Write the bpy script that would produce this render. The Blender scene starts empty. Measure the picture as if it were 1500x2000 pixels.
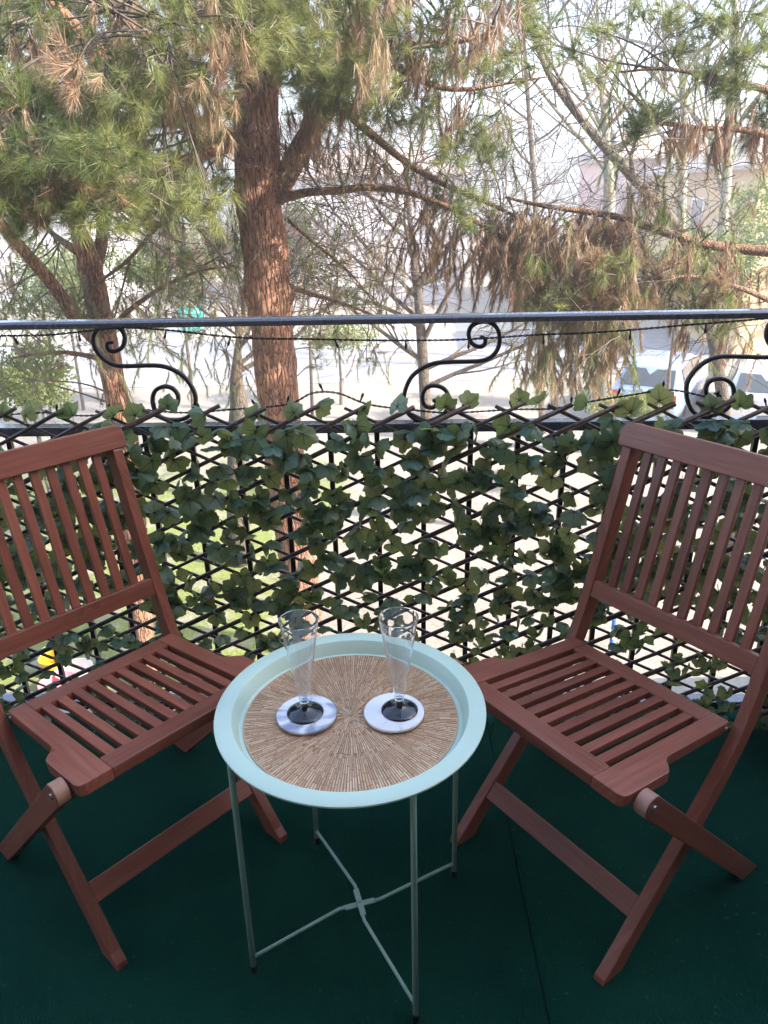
import bpy, bmesh, math, random
import numpy as np
from mathutils import Vector, Matrix, noise
rad = math.radians
random.seed(11); RNG = np.random.default_rng(11)
S = bpy.context.scene
COL = S.collection

# ---------------------------------------------------------------- camera
F_PX, PITCH, ROLL, CAM_H = 1458.53, 23.134, -1.214, 1.3128
cam_data = bpy.data.cameras.new('camera')
cam = bpy.data.objects.new('camera', cam_data); COL.objects.link(cam)
cam_data.sensor_fit = 'VERTICAL'; cam_data.sensor_height = 24.0
cam_data.lens = 24.0 * F_PX / 2000.0
cam_data.clip_start = 0.05; cam_data.clip_end = 3000
cam.matrix_world = Matrix.Translation((0, 0, CAM_H)) @ Matrix.Rotation(rad(90 - PITCH), 4, 'X') @ Matrix.Rotation(rad(ROLL), 4, 'Z')
S.camera = cam

# ---------------------------------------------------------------- light
SUN_EL, SUN_AZ = 33.0, 110.0           # azimuth clockwise from +Y: behind the house, to the right
to_sun = Vector((math.sin(rad(SUN_AZ)) * math.cos(rad(SUN_EL)), math.cos(rad(SUN_AZ)) * math.cos(rad(SUN_EL)), math.sin(rad(SUN_EL))))
world = bpy.data.worlds.new('World'); S.world = world; world.use_nodes = True
wn = world.node_tree
for n in list(wn.nodes): wn.nodes.remove(n)
sky = wn.nodes.new('ShaderNodeTexSky'); sky.sky_type = 'NISHITA'; sky.sun_disc = False
sky.sun_elevation = rad(SUN_EL); sky.sun_rotation = rad(SUN_AZ)
sky.air_density = 1.0; sky.dust_density = 2.0; sky.ozone_density = 1.0
bg = wn.nodes.new('ShaderNodeBackground'); bg.inputs[1].default_value = 0.15
wo = wn.nodes.new('ShaderNodeOutputWorld')
wn.links.new(sky.outputs[0], bg.inputs[0]); wn.links.new(bg.outputs[0], wo.inputs[0])
sl = bpy.data.lights.new('sun', 'SUN'); sl.energy = 3.3; sl.angle = rad(0.53); sl.color = (1.0, 0.94, 0.84)
so = bpy.data.objects.new('sun', sl); COL.objects.link(so)
so.rotation_euler = to_sun.to_track_quat('Z', 'Y').to_euler()
S.view_settings.view_transform = 'Standard'; S.view_settings.look = 'None'
S.view_settings.exposure = 2.45; S.view_settings.gamma = 1.0
S.render.engine = 'CYCLES'
S.cycles.use_denoising = True
S.cycles.max_bounces = 10; S.cycles.transparent_max_bounces = 16; S.cycles.transmission_bounces = 10
S.cycles.sample_clamp_indirect = 8.0

# ---------------------------------------------------------------- pixel helpers (photo is 1500 x 2000)
_ct, _st = math.cos(rad(PITCH)), math.sin(rad(PITCH))
def ray(px, py):
    r = rad(-ROLL); X, Y = px - 750, py - 1000
    X, Y = X * math.cos(r) - Y * math.sin(r), X * math.sin(r) + Y * math.cos(r)
    return Vector((X / F_PX, _ct - Y / F_PX * _st, -_st - Y / F_PX * _ct))
def at_y(px, py, y):                                  # point of that pixel on the plane at distance y
    v = ray(px, py); return Vector((0, 0, CAM_H)) + v * (y / v.y)
def at_z(px, py, z):
    v = ray(px, py); return Vector((0, 0, CAM_H)) + v * ((z - CAM_H) / v.z)
def m_per_px(y, py=600):
    v = ray(750, py); d = y / v.y; return d / F_PX
GROUND = -4.0

# ---------------------------------------------------------------- materials
def new_mat(name):
    m = bpy.data.materials.new(name); m.use_nodes = True
    nt = m.node_tree
    for n in list(nt.nodes): nt.nodes.remove(n)
    out = nt.nodes.new('ShaderNodeOutputMaterial')
    return m, nt, out
def N(nt, t, **kw):
    n = nt.nodes.new(t)
    for k, v in kw.items():
        if k.startswith('i_'):
            n.inputs[int(k[2:]) if k[2:].isdigit() else k[2:]].default_value = v
        else: setattr(n, k, v)
    return n
def ramp(nt, stops, src=None):
    r = nt.nodes.new('ShaderNodeValToRGB'); e = r.color_ramp.elements
    while len(e) < len(stops): e.new(0.5)
    for el, (p, c) in zip(e, stops):
        el.position = p; el.color = (*c, 1) if len(c) == 3 else c
    if src is not None: nt.links.new(src, r.inputs[0])
    return r
def mixc(nt, f, a, b, mode='MIX'):
    m = nt.nodes.new('ShaderNodeMix'); m.data_type = 'RGBA'; m.blend_type = mode
    for s, v in ((0, f), (6, a), (7, b)):
        if hasattr(v, 'is_linked'): nt.links.new(v, m.inputs[s])
        elif isinstance(v, (tuple, list)): m.inputs[s].default_value = (*v, 1) if len(v) == 3 else v
        else: m.inputs[s].default_value = v
    return m.outputs[2]
def coords(nt, scale=(1, 1, 1), kind='Object', rot=(0, 0, 0)):
    tc = nt.nodes.new('ShaderNodeTexCoord'); mp = nt.nodes.new('ShaderNodeMapping')
    mp.inputs['Scale'].default_value = scale; mp.inputs['Rotation'].default_value = rot
    nt.links.new(tc.outputs[kind], mp.inputs[0]); return mp.outputs[0]
def noise_tex(nt, vec, scale, detail=4, rough=0.55):
    n = N(nt, 'ShaderNodeTexNoise'); n.inputs['Scale'].default_value = scale
    n.inputs['Detail'].default_value = detail; n.inputs['Roughness'].default_value = rough
    if vec is not None: nt.links.new(vec, n.inputs['Vector'])
    return n.outputs['Fac']
def bump(nt, h, strength, dist):
    b = N(nt, 'ShaderNodeBump'); b.inputs['Strength'].default_value = strength; b.inputs['Distance'].default_value = dist
    nt.links.new(h, b.inputs['Height']); return b.outputs[0]
def principled(name, col, rough=0.5, metal=0.0, noise_amt=0.12, nscale=12, bumps=0.0, bscale=60, spec=0.5, coat=0.0, rvar=0.1):
    m, nt, out = new_mat(name)
    p = N(nt, 'ShaderNodeBsdfPrincipled'); nt.links.new(p.outputs[0], out.inputs[0])
    v = coords(nt)
    f = noise_tex(nt, v, nscale, 5)
    c = ramp(nt, [(0.25, tuple(x * (1 - noise_amt) for x in col)), (0.75, tuple(min(1, x * (1 + noise_amt)) for x in col))], f)
    nt.links.new(c.outputs[0], p.inputs['Base Color'])
    rr = ramp(nt, [(0.3, (max(0.02, rough - rvar),) * 3), (0.7, (min(1, rough + rvar),) * 3)], noise_tex(nt, v, nscale * 2.3, 3))
    nt.links.new(rr.outputs[0], p.inputs['Roughness'])
    p.inputs['Metallic'].default_value = metal
    p.inputs['Specular IOR Level'].default_value = spec
    p.inputs['Coat Weight'].default_value = coat
    if bumps: nt.links.new(bump(nt, noise_tex(nt, v, bscale, 4), bumps, 0.002), p.inputs['Normal'])
    return m
M = {}
def wood_mat():
    m, nt, out = new_mat('stained_wood')
    p = N(nt, 'ShaderNodeBsdfPrincipled'); nt.links.new(p.outputs[0], out.inputs[0])
    info = N(nt, 'ShaderNodeObjectInfo')
    tc = nt.nodes.new('ShaderNodeTexCoord')
    uv = N(nt, 'ShaderNodeUVMap')                         # u runs along the board (metres)
    add = N(nt, 'ShaderNodeVectorMath', operation='ADD'); nt.links.new(uv.outputs[0], add.inputs[0])
    mul = N(nt, 'ShaderNodeVectorMath', operation='SCALE'); mul.inputs[0].default_value = (7, 3, 0)
    nt.links.new(info.outputs['Random'], mul.inputs['Scale']); nt.links.new(mul.outputs[0], add.inputs[1])
    mp = N(nt, 'ShaderNodeMapping'); mp.inputs['Scale'].default_value = (6, 120, 1); nt.links.new(add.outputs[0], mp.inputs[0])
    g = noise_tex(nt, mp.outputs[0], 1.0, 5, 0.6)
    mp2 = N(nt, 'ShaderNodeMapping'); mp2.inputs['Scale'].default_value = (14, 420, 1); nt.links.new(add.outputs[0], mp2.inputs[0])
    g2 = noise_tex(nt, mp2.outputs[0], 1.0, 3, 0.6)
    big = noise_tex(nt, add.outputs[0], 5.0, 3)
    c = ramp(nt, [(0.25, (0.185, 0.054, 0.032)), (0.5, (0.25, 0.080, 0.048)), (0.75, (0.315, 0.112, 0.070))], g)
    c2 = mixc(nt, 0.22, c.outputs[0], ramp(nt, [(0.3, (0.5, 0.5, 0.5)), (0.7, (1.2, 1.15, 1.1))], g2).outputs[0], 'MULTIPLY')
    v = ramp(nt, [(0, (0.78, 0.74, 0.74)), (1, (1.20, 1.20, 1.20))], info.outputs['Random'])
    c3 = mixc(nt, 1.0, c2, v.outputs[0], 'MULTIPLY')
    c4 = mixc(nt, 0.6, c3, ramp(nt, [(0.3, (0.8, 0.78, 0.78)), (0.7, (1.15, 1.1, 1.1))], big).outputs[0], 'MULTIPLY')
    nt.links.new(c4, p.inputs['Base Color'])
    nt.links.new(ramp(nt, [(0.3, (0.27,) * 3), (0.7, (0.42,) * 3)], big).outputs[0], p.inputs['Roughness'])
    nt.links.new(bump(nt, g2, 0.25, 0.0006), p.inputs['Normal'])
    p.inputs['Specular IOR Level'].default_value = 0.5
    return m
M['wood'] = wood_mat()
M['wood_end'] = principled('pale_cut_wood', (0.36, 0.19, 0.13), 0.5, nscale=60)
M['tray'] = principled('painted_pale_green_steel', (0.54, 0.70, 0.59), 0.42, noise_amt=0.03, nscale=6, bumps=0.05, bscale=400)
M['frame_paint'] = principled('painted_green_steel_rod', (0.30, 0.45, 0.39), 0.45, noise_amt=0.06, nscale=20)
M['black_plastic'] = principled('black_plastic', (0.012, 0.012, 0.015), 0.35, nscale=30)
M['gloss_black'] = principled('glossy_black_plastic', (0.008, 0.008, 0.014), 0.07, nscale=30, coat=0.5, rvar=0.02)
M['iron'] = principled('dark_brown_iron', (0.022, 0.014, 0.014), 0.42, metal=0.0, noise_amt=0.3, nscale=40, bumps=0.25, bscale=220)
M['handrail'] = principled('dark_glossy_handrail', (0.075, 0.075, 0.10), 0.24, noise_amt=0.15, nscale=20, coat=1.0, spec=0.8)
M['wire'] = principled('black_wire', (0.008, 0.008, 0.008), 0.5)
M['steel'] = principled('bolt_steel', (0.35, 0.35, 0.36), 0.35, metal=1.0)
M['kerb'] = principled('beige_concrete', (0.46, 0.42, 0.35), 0.85, noise_amt=0.2, nscale=25, bumps=0.5, bscale=120)
M['render_wall'] = principled('cream_render', (0.62, 0.56, 0.48), 0.9, noise_amt=0.08, nscale=4, bumps=0.3, bscale=200)

def stick_mat():
    m, nt, out = new_mat('willow_bark')
    p = N(nt, 'ShaderNodeBsdfPrincipled'); nt.links.new(p.outputs[0], out.inputs[0])
    info = N(nt, 'ShaderNodeObjectInfo'); v = coords(nt)
    f = noise_tex(nt, v, 45, 5)
    c = ramp(nt, [(0.2, (0.022, 0.013, 0.011)), (0.55, (0.068, 0.042, 0.034)), (0.85, (0.17, 0.125, 0.11))], f)
    c2 = mixc(nt, 1.0, c.outputs[0], ramp(nt, [(0, (0.65, 0.62, 0.62)), (1, (1.35, 1.3, 1.3))], info.outputs['Random']).outputs[0], 'MULTIPLY')
    nt.links.new(c2, p.inputs['Base Color']); p.inputs['Roughness'].default_value = 0.4
    nt.links.new(bump(nt, noise_tex(nt, v, 160, 3), 0.4, 0.001), p.inputs['Normal'])
    return m
M['stick'] = stick_mat()

def carpet_mat():
    m, nt, out = new_mat('dark_green_carpet')
    p = N(nt, 'ShaderNodeBsdfPrincipled'); nt.links.new(p.outputs[0], out.inputs[0])
    v = coords(nt)
    big = noise_tex(nt, v, 3.5, 4); fine = noise_tex(nt, v, 900, 2)
    vs = coords(nt, (1, 1, 1))
    w1 = N(nt, 'ShaderNodeTexWave', wave_type='BANDS', bands_direction='X'); w1.inputs['Scale'].default_value = 85; w1.inputs['Distortion'].default_value = 1.5
    w1.inputs['Detail'].default_value = 1
    nt.links.new(vs, w1.inputs[0])
    c = ramp(nt, [(0.3, (0.0035, 0.036, 0.024)), (0.7, (0.007, 0.057, 0.037))], big)
    c2 = mixc(nt, 0.5, c.outputs[0], ramp(nt, [(0.35, (0.35, 0.35, 0.35)), (0.65, (1.5, 1.5, 1.5))], fine).outputs[0], 'MULTIPLY')
    lint = ramp(nt, [(0.80, (0, 0, 0)), (0.82, (1, 1, 1))], noise_tex(nt, v, 140, 0))
    c3 = mixc(nt, lint.outputs[0], c2, (0.03, 0.09, 0.075))
    nt.links.new(c3, p.inputs['Base Color']); p.inputs['Roughness'].default_value = 0.95
    p.inputs['Specular IOR Level'].default_value = 0.04
    p.inputs['Sheen Weight'].default_value = 0.0
    ad = N(nt, 'ShaderNodeMath', operation='ADD'); nt.links.new(fine, ad.inputs[0]); nt.links.new(w1.outputs[1], ad.inputs[1])
    nt.links.new(bump(nt, ad.outputs[0], 0.6, 0.003), p.inputs['Normal'])
    return m
M['carpet'] = carpet_mat()

def leaf_mat(name, cols, trans_cols, tw=0.45, island=True, rough=0.42, attr=None):
    m, nt, out = new_mat(name)
    if attr:
        a = N(nt, 'ShaderNodeAttribute'); a.attribute_name = attr; rnd = a.outputs['Fac']
    elif island:
        g = N(nt, 'ShaderNodeNewGeometry'); rnd = g.outputs['Random Per Island']
    k = len(cols)
    c = ramp(nt, [(i / (k - 1), q) for i, q in enumerate(cols)], rnd)
    t = ramp(nt, [(i / (k - 1), q) for i, q in enumerate(trans_cols)], rnd)
    p = N(nt, 'ShaderNodeBsdfPrincipled'); nt.links.new(c.outputs[0], p.inputs['Base Color']); p.inputs['Roughness'].default_value = rough
    p.inputs['Specular IOR Level'].default_value = 0.45
    tr = N(nt, 'ShaderNodeBsdfTranslucent'); nt.links.new(t.outputs[0], tr.inputs[0])
    mx = N(nt, 'ShaderNodeMixShader'); mx.inputs[0].default_value = tw
    nt.links.new(p.outputs[0], mx.inputs[1]); nt.links.new(tr.outputs[0], mx.inputs[2]); nt.links.new(mx.outputs[0], out.inputs[0])
    return m
def ivy_mat():
    m, nt, out = new_mat('ivy_cloth_leaf')
    info = N(nt, 'ShaderNodeNewGeometry'); rnd = info.outputs['Random Per Island']
    oi = N(nt, 'ShaderNodeObjectInfo')
    add = N(nt, 'ShaderNodeMath', operation='ADD'); nt.links.new(rnd, add.inputs[0]); nt.links.new(oi.outputs['Random'], add.inputs[1])
    fr = N(nt, 'ShaderNodeMath', operation='FRACT'); nt.links.new(add.outputs[0], fr.inputs[0])
    v = coords(nt)
    n1 = noise_tex(nt, v, 26, 3); n2 = noise_tex(nt, v, 130, 3)
    c = ramp(nt, [(0, (0.035, 0.115, 0.090)), (0.3, (0.060, 0.165, 0.090)), (0.6, (0.050, 0.185, 0.140)), (0.8, (0.13, 0.24, 0.21)), (1, (0.14, 0.19, 0.085))], fr.outputs[0])
    c2 = mixc(nt, 0.7, c.outputs[0], ramp(nt, [(0.3, (0.65, 0.65, 0.65)), (0.7, (1.35, 1.3, 1.2))], n1).outputs[0], 'MULTIPLY')
    c3 = mixc(nt, 0.4, c2, ramp(nt, [(0.35, (0.7, 0.7, 0.7)), (0.65, (1.3, 1.3, 1.3))], n2).outputs[0], 'MULTIPLY')
    t = ramp(nt, [(0, (0.24, 0.30, 0.08)), (0.5, (0.40, 0.38, 0.12)), (1, (0.30, 0.40, 0.12))], fr.outputs[0])
    t2 = mixc(nt, 0.7, t.outputs[0], ramp(nt, [(0.3, (0.6, 0.65, 0.6)), (0.7, (1.3, 1.2, 1.1))], n1).outputs[0], 'MULTIPLY')
    p = N(nt, 'ShaderNodeBsdfPrincipled'); nt.links.new(c3, p.inputs['Base Color']); p.inputs['Roughness'].default_value = 0.30
    p.inputs['Specular IOR Level'].default_value = 0.8
    nt.links.new(bump(nt, n2, 0.3, 0.001), p.inputs['Normal'])
    tr = N(nt, 'ShaderNodeBsdfTranslucent'); nt.links.new(t2, tr.inputs[0])
    mx = N(nt, 'ShaderNodeMixShader'); mx.inputs[0].default_value = 0.48
    nt.links.new(p.outputs[0], mx.inputs[1]); nt.links.new(tr.outputs[0], mx.inputs[2]); nt.links.new(mx.outputs[0], out.inputs[0])
    return m
M['ivy'] = ivy_mat()
M['vein'] = principled('dark_leaf_vein', (0.012, 0.024, 0.010), 0.6)
M['needle'] = leaf_mat('green_pine_needle', [(0.09, 0.125, 0.055), (0.16, 0.19, 0.065), (0.25, 0.26, 0.09), (0.20, 0.25, 0.13)],
                       [(0.12, 0.16, 0.04), (0.22, 0.25, 0.06), (0.34, 0.33, 0.10), (0.24, 0.29, 0.12)], 0.42, attr='tint')
M['dry_needle'] = leaf_mat('dry_brown_pine_needle', [(0.20, 0.115, 0.072), (0.31, 0.195, 0.125), (0.41, 0.29, 0.195), (0.36, 0.29, 0.16)],
                           [(0.24, 0.13, 0.07), (0.35, 0.21, 0.11), (0.43, 0.29, 0.17), (0.36, 0.28, 0.13)], 0.35, attr='tint')
M['shrub'] = leaf_mat('pale_green_shrub_leaf', [(0.07, 0.12, 0.03), (0.12, 0.17, 0.05), (0.20, 0.22, 0.06)],
                      [(0.12, 0.18, 0.04), (0.2, 0.25, 0.06), (0.28, 0.28, 0.07)], 0.4, attr='tint')

def bark_mat(name, plate_a, plate_b, crack, sc=(9, 9, 2.6), bs=1.0):
    m, nt, out = new_mat(name)
    p = N(nt, 'ShaderNodeBsdfPrincipled'); nt.links.new(p.outputs[0], out.inputs[0])
    v = coords(nt, sc)
    wob = N(nt, 'ShaderNodeTexNoise'); wob.inputs['Scale'].default_value = 1.6; wob.inputs['Detail'].default_value = 4; nt.links.new(v, wob.inputs['Vector'])
    off = N(nt, 'ShaderNodeVectorMath', operation='SCALE'); off.inputs['Scale'].default_value = 0.75; nt.links.new(wob.outputs['Color'], off.inputs[0])
    ad = N(nt, 'ShaderNodeVectorMath', operation='ADD'); nt.links.new(v, ad.inputs[0]); nt.links.new(off.outputs[0], ad.inputs[1])
    vo = N(nt, 'ShaderNodeTexVoronoi', feature='DISTANCE_TO_EDGE'); vo.inputs['Scale'].default_value = 2.0; nt.links.new(ad.outputs[0], vo.inputs['Vector'])
    vc = N(nt, 'ShaderNodeTexVoronoi', feature='F1'); vc.inputs['Scale'].default_value = 2.0; nt.links.new(ad.outputs[0], vc.inputs['Vector'])
    fine = noise_tex(nt, v, 7, 6, 0.65)
    big = noise_tex(nt, coords(nt, (1, 1, 0.6)), 3.0, 3)
    plate = ramp(nt, [(0.25, plate_a), (0.75, plate_b)], fine)
    tint = mixc(nt, 0.55, plate.outputs[0], ramp(nt, [(0.3, (0.72, 0.78, 0.85)), (0.7, (1.3, 1.02, 0.82))], big).outputs[0], 'MULTIPLY')
    sep = N(nt, 'ShaderNodeSeparateColor'); nt.links.new(vc.outputs['Color'], sep.inputs[0])
    tint2 = mixc(nt, 0.5, tint, ramp(nt, [(0, (0.7, 0.7, 0.72)), (1, (1.25, 1.2, 1.15))], sep.outputs[0]).outputs[0], 'MULTIPLY')
    ck = ramp(nt, [(0.0, (0, 0, 0)), (0.09, (1, 1, 1))], vo.outputs['Distance'])
    c = mixc(nt, ck.outputs[0], crack, tint2)
    nt.links.new(c, p.inputs['Base Color']); p.inputs['Roughness'].default_value = 0.92; p.inputs['Specular IOR Level'].default_value = 0.15
    h = ramp(nt, [(0.0, (0, 0, 0)), (0.22, (0.8, 0.8, 0.8)), (0.6, (1, 1, 1))], vo.outputs['Distance'])
    hh = N(nt, 'ShaderNodeMath', operation='MULTIPLY_ADD'); nt.links.new(fine, hh.inputs[0]); hh.inputs[1].default_value = 0.45; nt.links.new(h.outputs[0], hh.inputs[2])
    nt.links.new(bump(nt, hh.outputs[0], bs, 0.025), p.inputs['Normal'])
    return m
M['pine_bark'] = bark_mat('orange_pine_bark', (0.34, 0.175, 0.115), (0.53, 0.32, 0.225), (0.11, 0.055, 0.04), (14, 14, 2.6), 1.0)
M['pine_limb'] = bark_mat('grey_pine_limb_bark', (0.20, 0.125, 0.085), (0.34, 0.225, 0.155), (0.09, 0.06, 0.04), (20, 20, 8), 0.6)
M['grey_bark'] = bark_mat('grey_bark', (0.10, 0.085, 0.07), (0.20, 0.175, 0.145), (0.05, 0.042, 0.035), (16, 16, 5), 0.5)
M['pale_bark'] = bark_mat('pale_grey_green_bark', (0.21, 0.22, 0.17), (0.36, 0.36, 0.29), (0.13, 0.13, 0.10), (14, 14, 4), 0.4)
M['twig'] = principled('grey_brown_twig', (0.12, 0.092, 0.075), 0.85, noise_amt=0.3, nscale=6)

# ---------------------------------------------------------------- mesh helpers
def link(o, parent=None):
    COL.objects.link(o)
    if parent is not None: o.parent = parent
    return o
def mesh_obj(name, me, mat, parent=None, smooth=False):
    if mat is not None:
        for mm in (mat if isinstance(mat, (list, tuple)) else [mat]): me.materials.append(mm)
    if smooth: me.polygons.foreach_set('use_smooth', [True] * len(me.polygons))
    return link(bpy.data.objects.new(name, me), parent)
def pyd(name, vs, fs, mat, parent=None, smooth=False):
    me = bpy.data.meshes.new(name); me.from_pydata([tuple(v) for v in vs], [], fs); me.update()
    return mesh_obj(name, me, mat, parent, smooth)
def empty(name, loc=(0, 0, 0), rz=0.0):
    o = bpy.data.objects.new(name, None); o.empty_display_size = 0.1; o.location = loc; o.rotation_euler = (0, 0, rz)
    return link(o)
def tag(o, label=None, cat=None, group=None, kind=None):
    if label: o['label'] = label
    if cat: o['category'] = cat
    if group: o['group'] = group
    if kind: o['kind'] = kind
    return o
def bm_obj(name, bm, mat, parent=None, smooth=False):
    bmesh.ops.recalc_face_normals(bm, faces=bm.faces)
    me = bpy.data.meshes.new(name); bm.to_mesh(me); bm.free(); return mesh_obj(name, me, mat, parent, smooth)
def set_uv(me, axis, up):
    """u along the board (metres), v across it"""
    uvl = me.uv_layers.new(name='UVMap'); axis = Vector(axis).normalized(); up = Vector(up).normalized(); third = axis.cross(up)
    for poly in me.polygons:
        for li in poly.loop_indices:
            co = me.vertices[me.loops[li].vertex_index].co
            uvl.data[li].uv = (co.dot(axis), co.dot(up) + co.dot(third) * 0.7)
def prism(name, outline, ext, mat, parent, axis, up, bev=0.002, segs=2):
    """outline: list of 3D points (a planar loop); extruded by vector ext"""
    bm = bmesh.new(); ext = Vector(ext)
    a = [bm.verts.new(Vector(p)) for p in outline]; b = [bm.verts.new(Vector(p) + ext) for p in outline]
    n = len(a)
    bm.faces.new(a); bm.faces.new(b[::-1])
    for i in range(n): bm.faces.new((a[i], b[i], b[(i + 1) % n], a[(i + 1) % n]))
    bmesh.ops.recalc_face_normals(bm, faces=bm.faces)
    if bev:
        es = [e for e in bm.edges if len(e.link_faces) == 2 and e.calc_face_angle(0) > 0.6]
        bmesh.ops.bevel(bm, geom=es, offset=bev, segments=segs, affect='EDGES', profile=0.6)
    bmesh.ops.recalc_face_normals(bm, faces=bm.faces)
    me = bpy.data.meshes.new(name); bm.to_mesh(me); bm.free(); set_uv(me, axis, up)
    return mesh_obj(name, me, mat, parent)
def board(name, p0, p1, wdir, w, tdir, t, mat, parent, bev=0.002):
    """box from p0 to p1, width w centred along wdir, thickness t centred along tdir"""
    p0, p1, wd, td = Vector(p0), Vector(p1), Vector(wdir).normalized(), Vector(tdir).normalized()
    o = [p0 - wd * w / 2 - td * t / 2, p0 + wd * w / 2 - td * t / 2, p0 + wd * w / 2 + td * t / 2, p0 - wd * w / 2 + td * t / 2]
    return prism(name, o, p1 - p0, mat, parent, p1 - p0, wd, bev)
def catmull(pts, sub=6):
    P = [Vector(p) for p in pts]; P = [P[0] * 2 - P[1]] + P + [P[-1] * 2 - P[-2]]; out = []
    for i in range(1, len(P) - 2):
        for k in range(sub):
            t = k / sub; a, b, c, d = P[i - 1], P[i], P[i + 1], P[i + 2]
            out.append(0.5 * ((2 * b) + (c - a) * t + (2 * a - 5 * b + 4 * c - d) * t * t + (3 * b - a - 3 * c + d) * t ** 3))
    out.append(P[-2]); return out
class Tubes:
    def __init__(s): s.v = []; s.f = []
    def add(s, pts, rads, sides=6, cap=True):
        pts = [Vector(p) for p in pts]; n = len(pts)
        if not hasattr(rads, '__len__'): rads = [rads] * n
        prev = None; base = len(s.v)
        for i, p in enumerate(pts):
            t = (pts[min(i + 1, n - 1)] - pts[max(i - 1, 0)])
            t = t.normalized() if t.length > 1e-9 else Vector((0, 0, 1))
            if prev is None:
                u = t.orthogonal().normalized()
            else:
                u = prev - t * prev.dot(t); u = u.normalized() if u.length > 1e-6 else t.orthogonal().normalized()
            prev = u; w = t.cross(u)
            for k in range(sides):
                a = 2 * math.pi * k / sides; s.v.append(p + (u * math.cos(a) + w * math.sin(a)) * rads[i])
        for i in range(n - 1):
            for k in range(sides):
                a, b = base + i * sides + k, base + i * sides + (k + 1) % sides
                s.f.append((a, b, b + sides, a + sides))
        if cap:
            s.f.append(tuple(base + k for k in range(sides))[::-1]); s.f.append(tuple(base + (n - 1) * sides + k for k in range(sides)))
    def build(s, name, mat, parent=None, smooth=True): return pyd(name, s.v, s.f, mat, parent, smooth)
def tube(name, pts, rads, mat, parent=None, sides=8, smooth=True):
    t = Tubes(); t.add(pts, rads, sides); return t.build(name, mat, parent, smooth)
def lathe(name, prof, mat, parent=None, segs=64, closed=False, smooth=True, loc=(0, 0, 0)):
    vs, fs = [], []; n = len(prof); lx, ly, lz = loc
    for i in range(segs):
        a = 2 * math.pi * i / segs
        for r, z in prof: vs.append((lx + r * math.cos(a), ly + r * math.sin(a), lz + z))
    m = n if closed else n - 1
    for i in range(segs):
        for j in range(m):
            a, b = i * n + j, ((i + 1) % segs) * n + j; j2 = (j + 1) % n
            fs.append((a, b, ((i + 1) % segs) * n + j2, i * n + j2))
    o = pyd(name, vs, fs, mat, parent, smooth)
    bm = bmesh.new(); bm.from_mesh(o.data); bmesh.ops.remove_doubles(bm, verts=bm.verts, dist=1e-6); bmesh.ops.recalc_face_normals(bm, faces=bm.faces); bm.to_mesh(o.data); bm.free()
    if smooth:
        o.data.polygons.foreach_set('use_smooth', [True] * len(o.data.polygons))
        try: o.data.set_sharp_from_angle(angle=rad(35))
        except Exception: pass
    return o
def box(name, lo, hi, mat, parent=None, bev=0.0):
    bm = bmesh.new(); r = bmesh.ops.create_cube(bm, size=1)
    for v in r['verts']: v.co = Vector([lo[i] + (v.co[i] + 0.5) * (hi[i] - lo[i]) for i in range(3)])
    if bev: bmesh.ops.bevel(bm, geom=list(bm.edges), offset=bev, segments=2, affect='EDGES')
    return bm_obj(name, bm, mat, parent)
def tri_cloud(name, V, mat, tint, parent=None):
    """V: (n,3,3) triangles, tint: (n,)"""
    n = len(V); me = bpy.data.meshes.new(name)
    me.vertices.add(n * 3); me.vertices.foreach_set('co', V.astype(np.float32).ravel())
    me.loops.add(n * 3); me.loops.foreach_set('vertex_index', np.arange(n * 3, dtype=np.int32))
    me.polygons.add(n); me.polygons.foreach_set('loop_start', np.arange(0, n * 3, 3, dtype=np.int32))
    me.update(); a = me.attributes.new('tint', 'FLOAT', 'FACE'); a.data.foreach_set('value', tint.astype(np.float32))
    me.validate()
    return mesh_obj(name, me, mat, parent)

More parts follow.
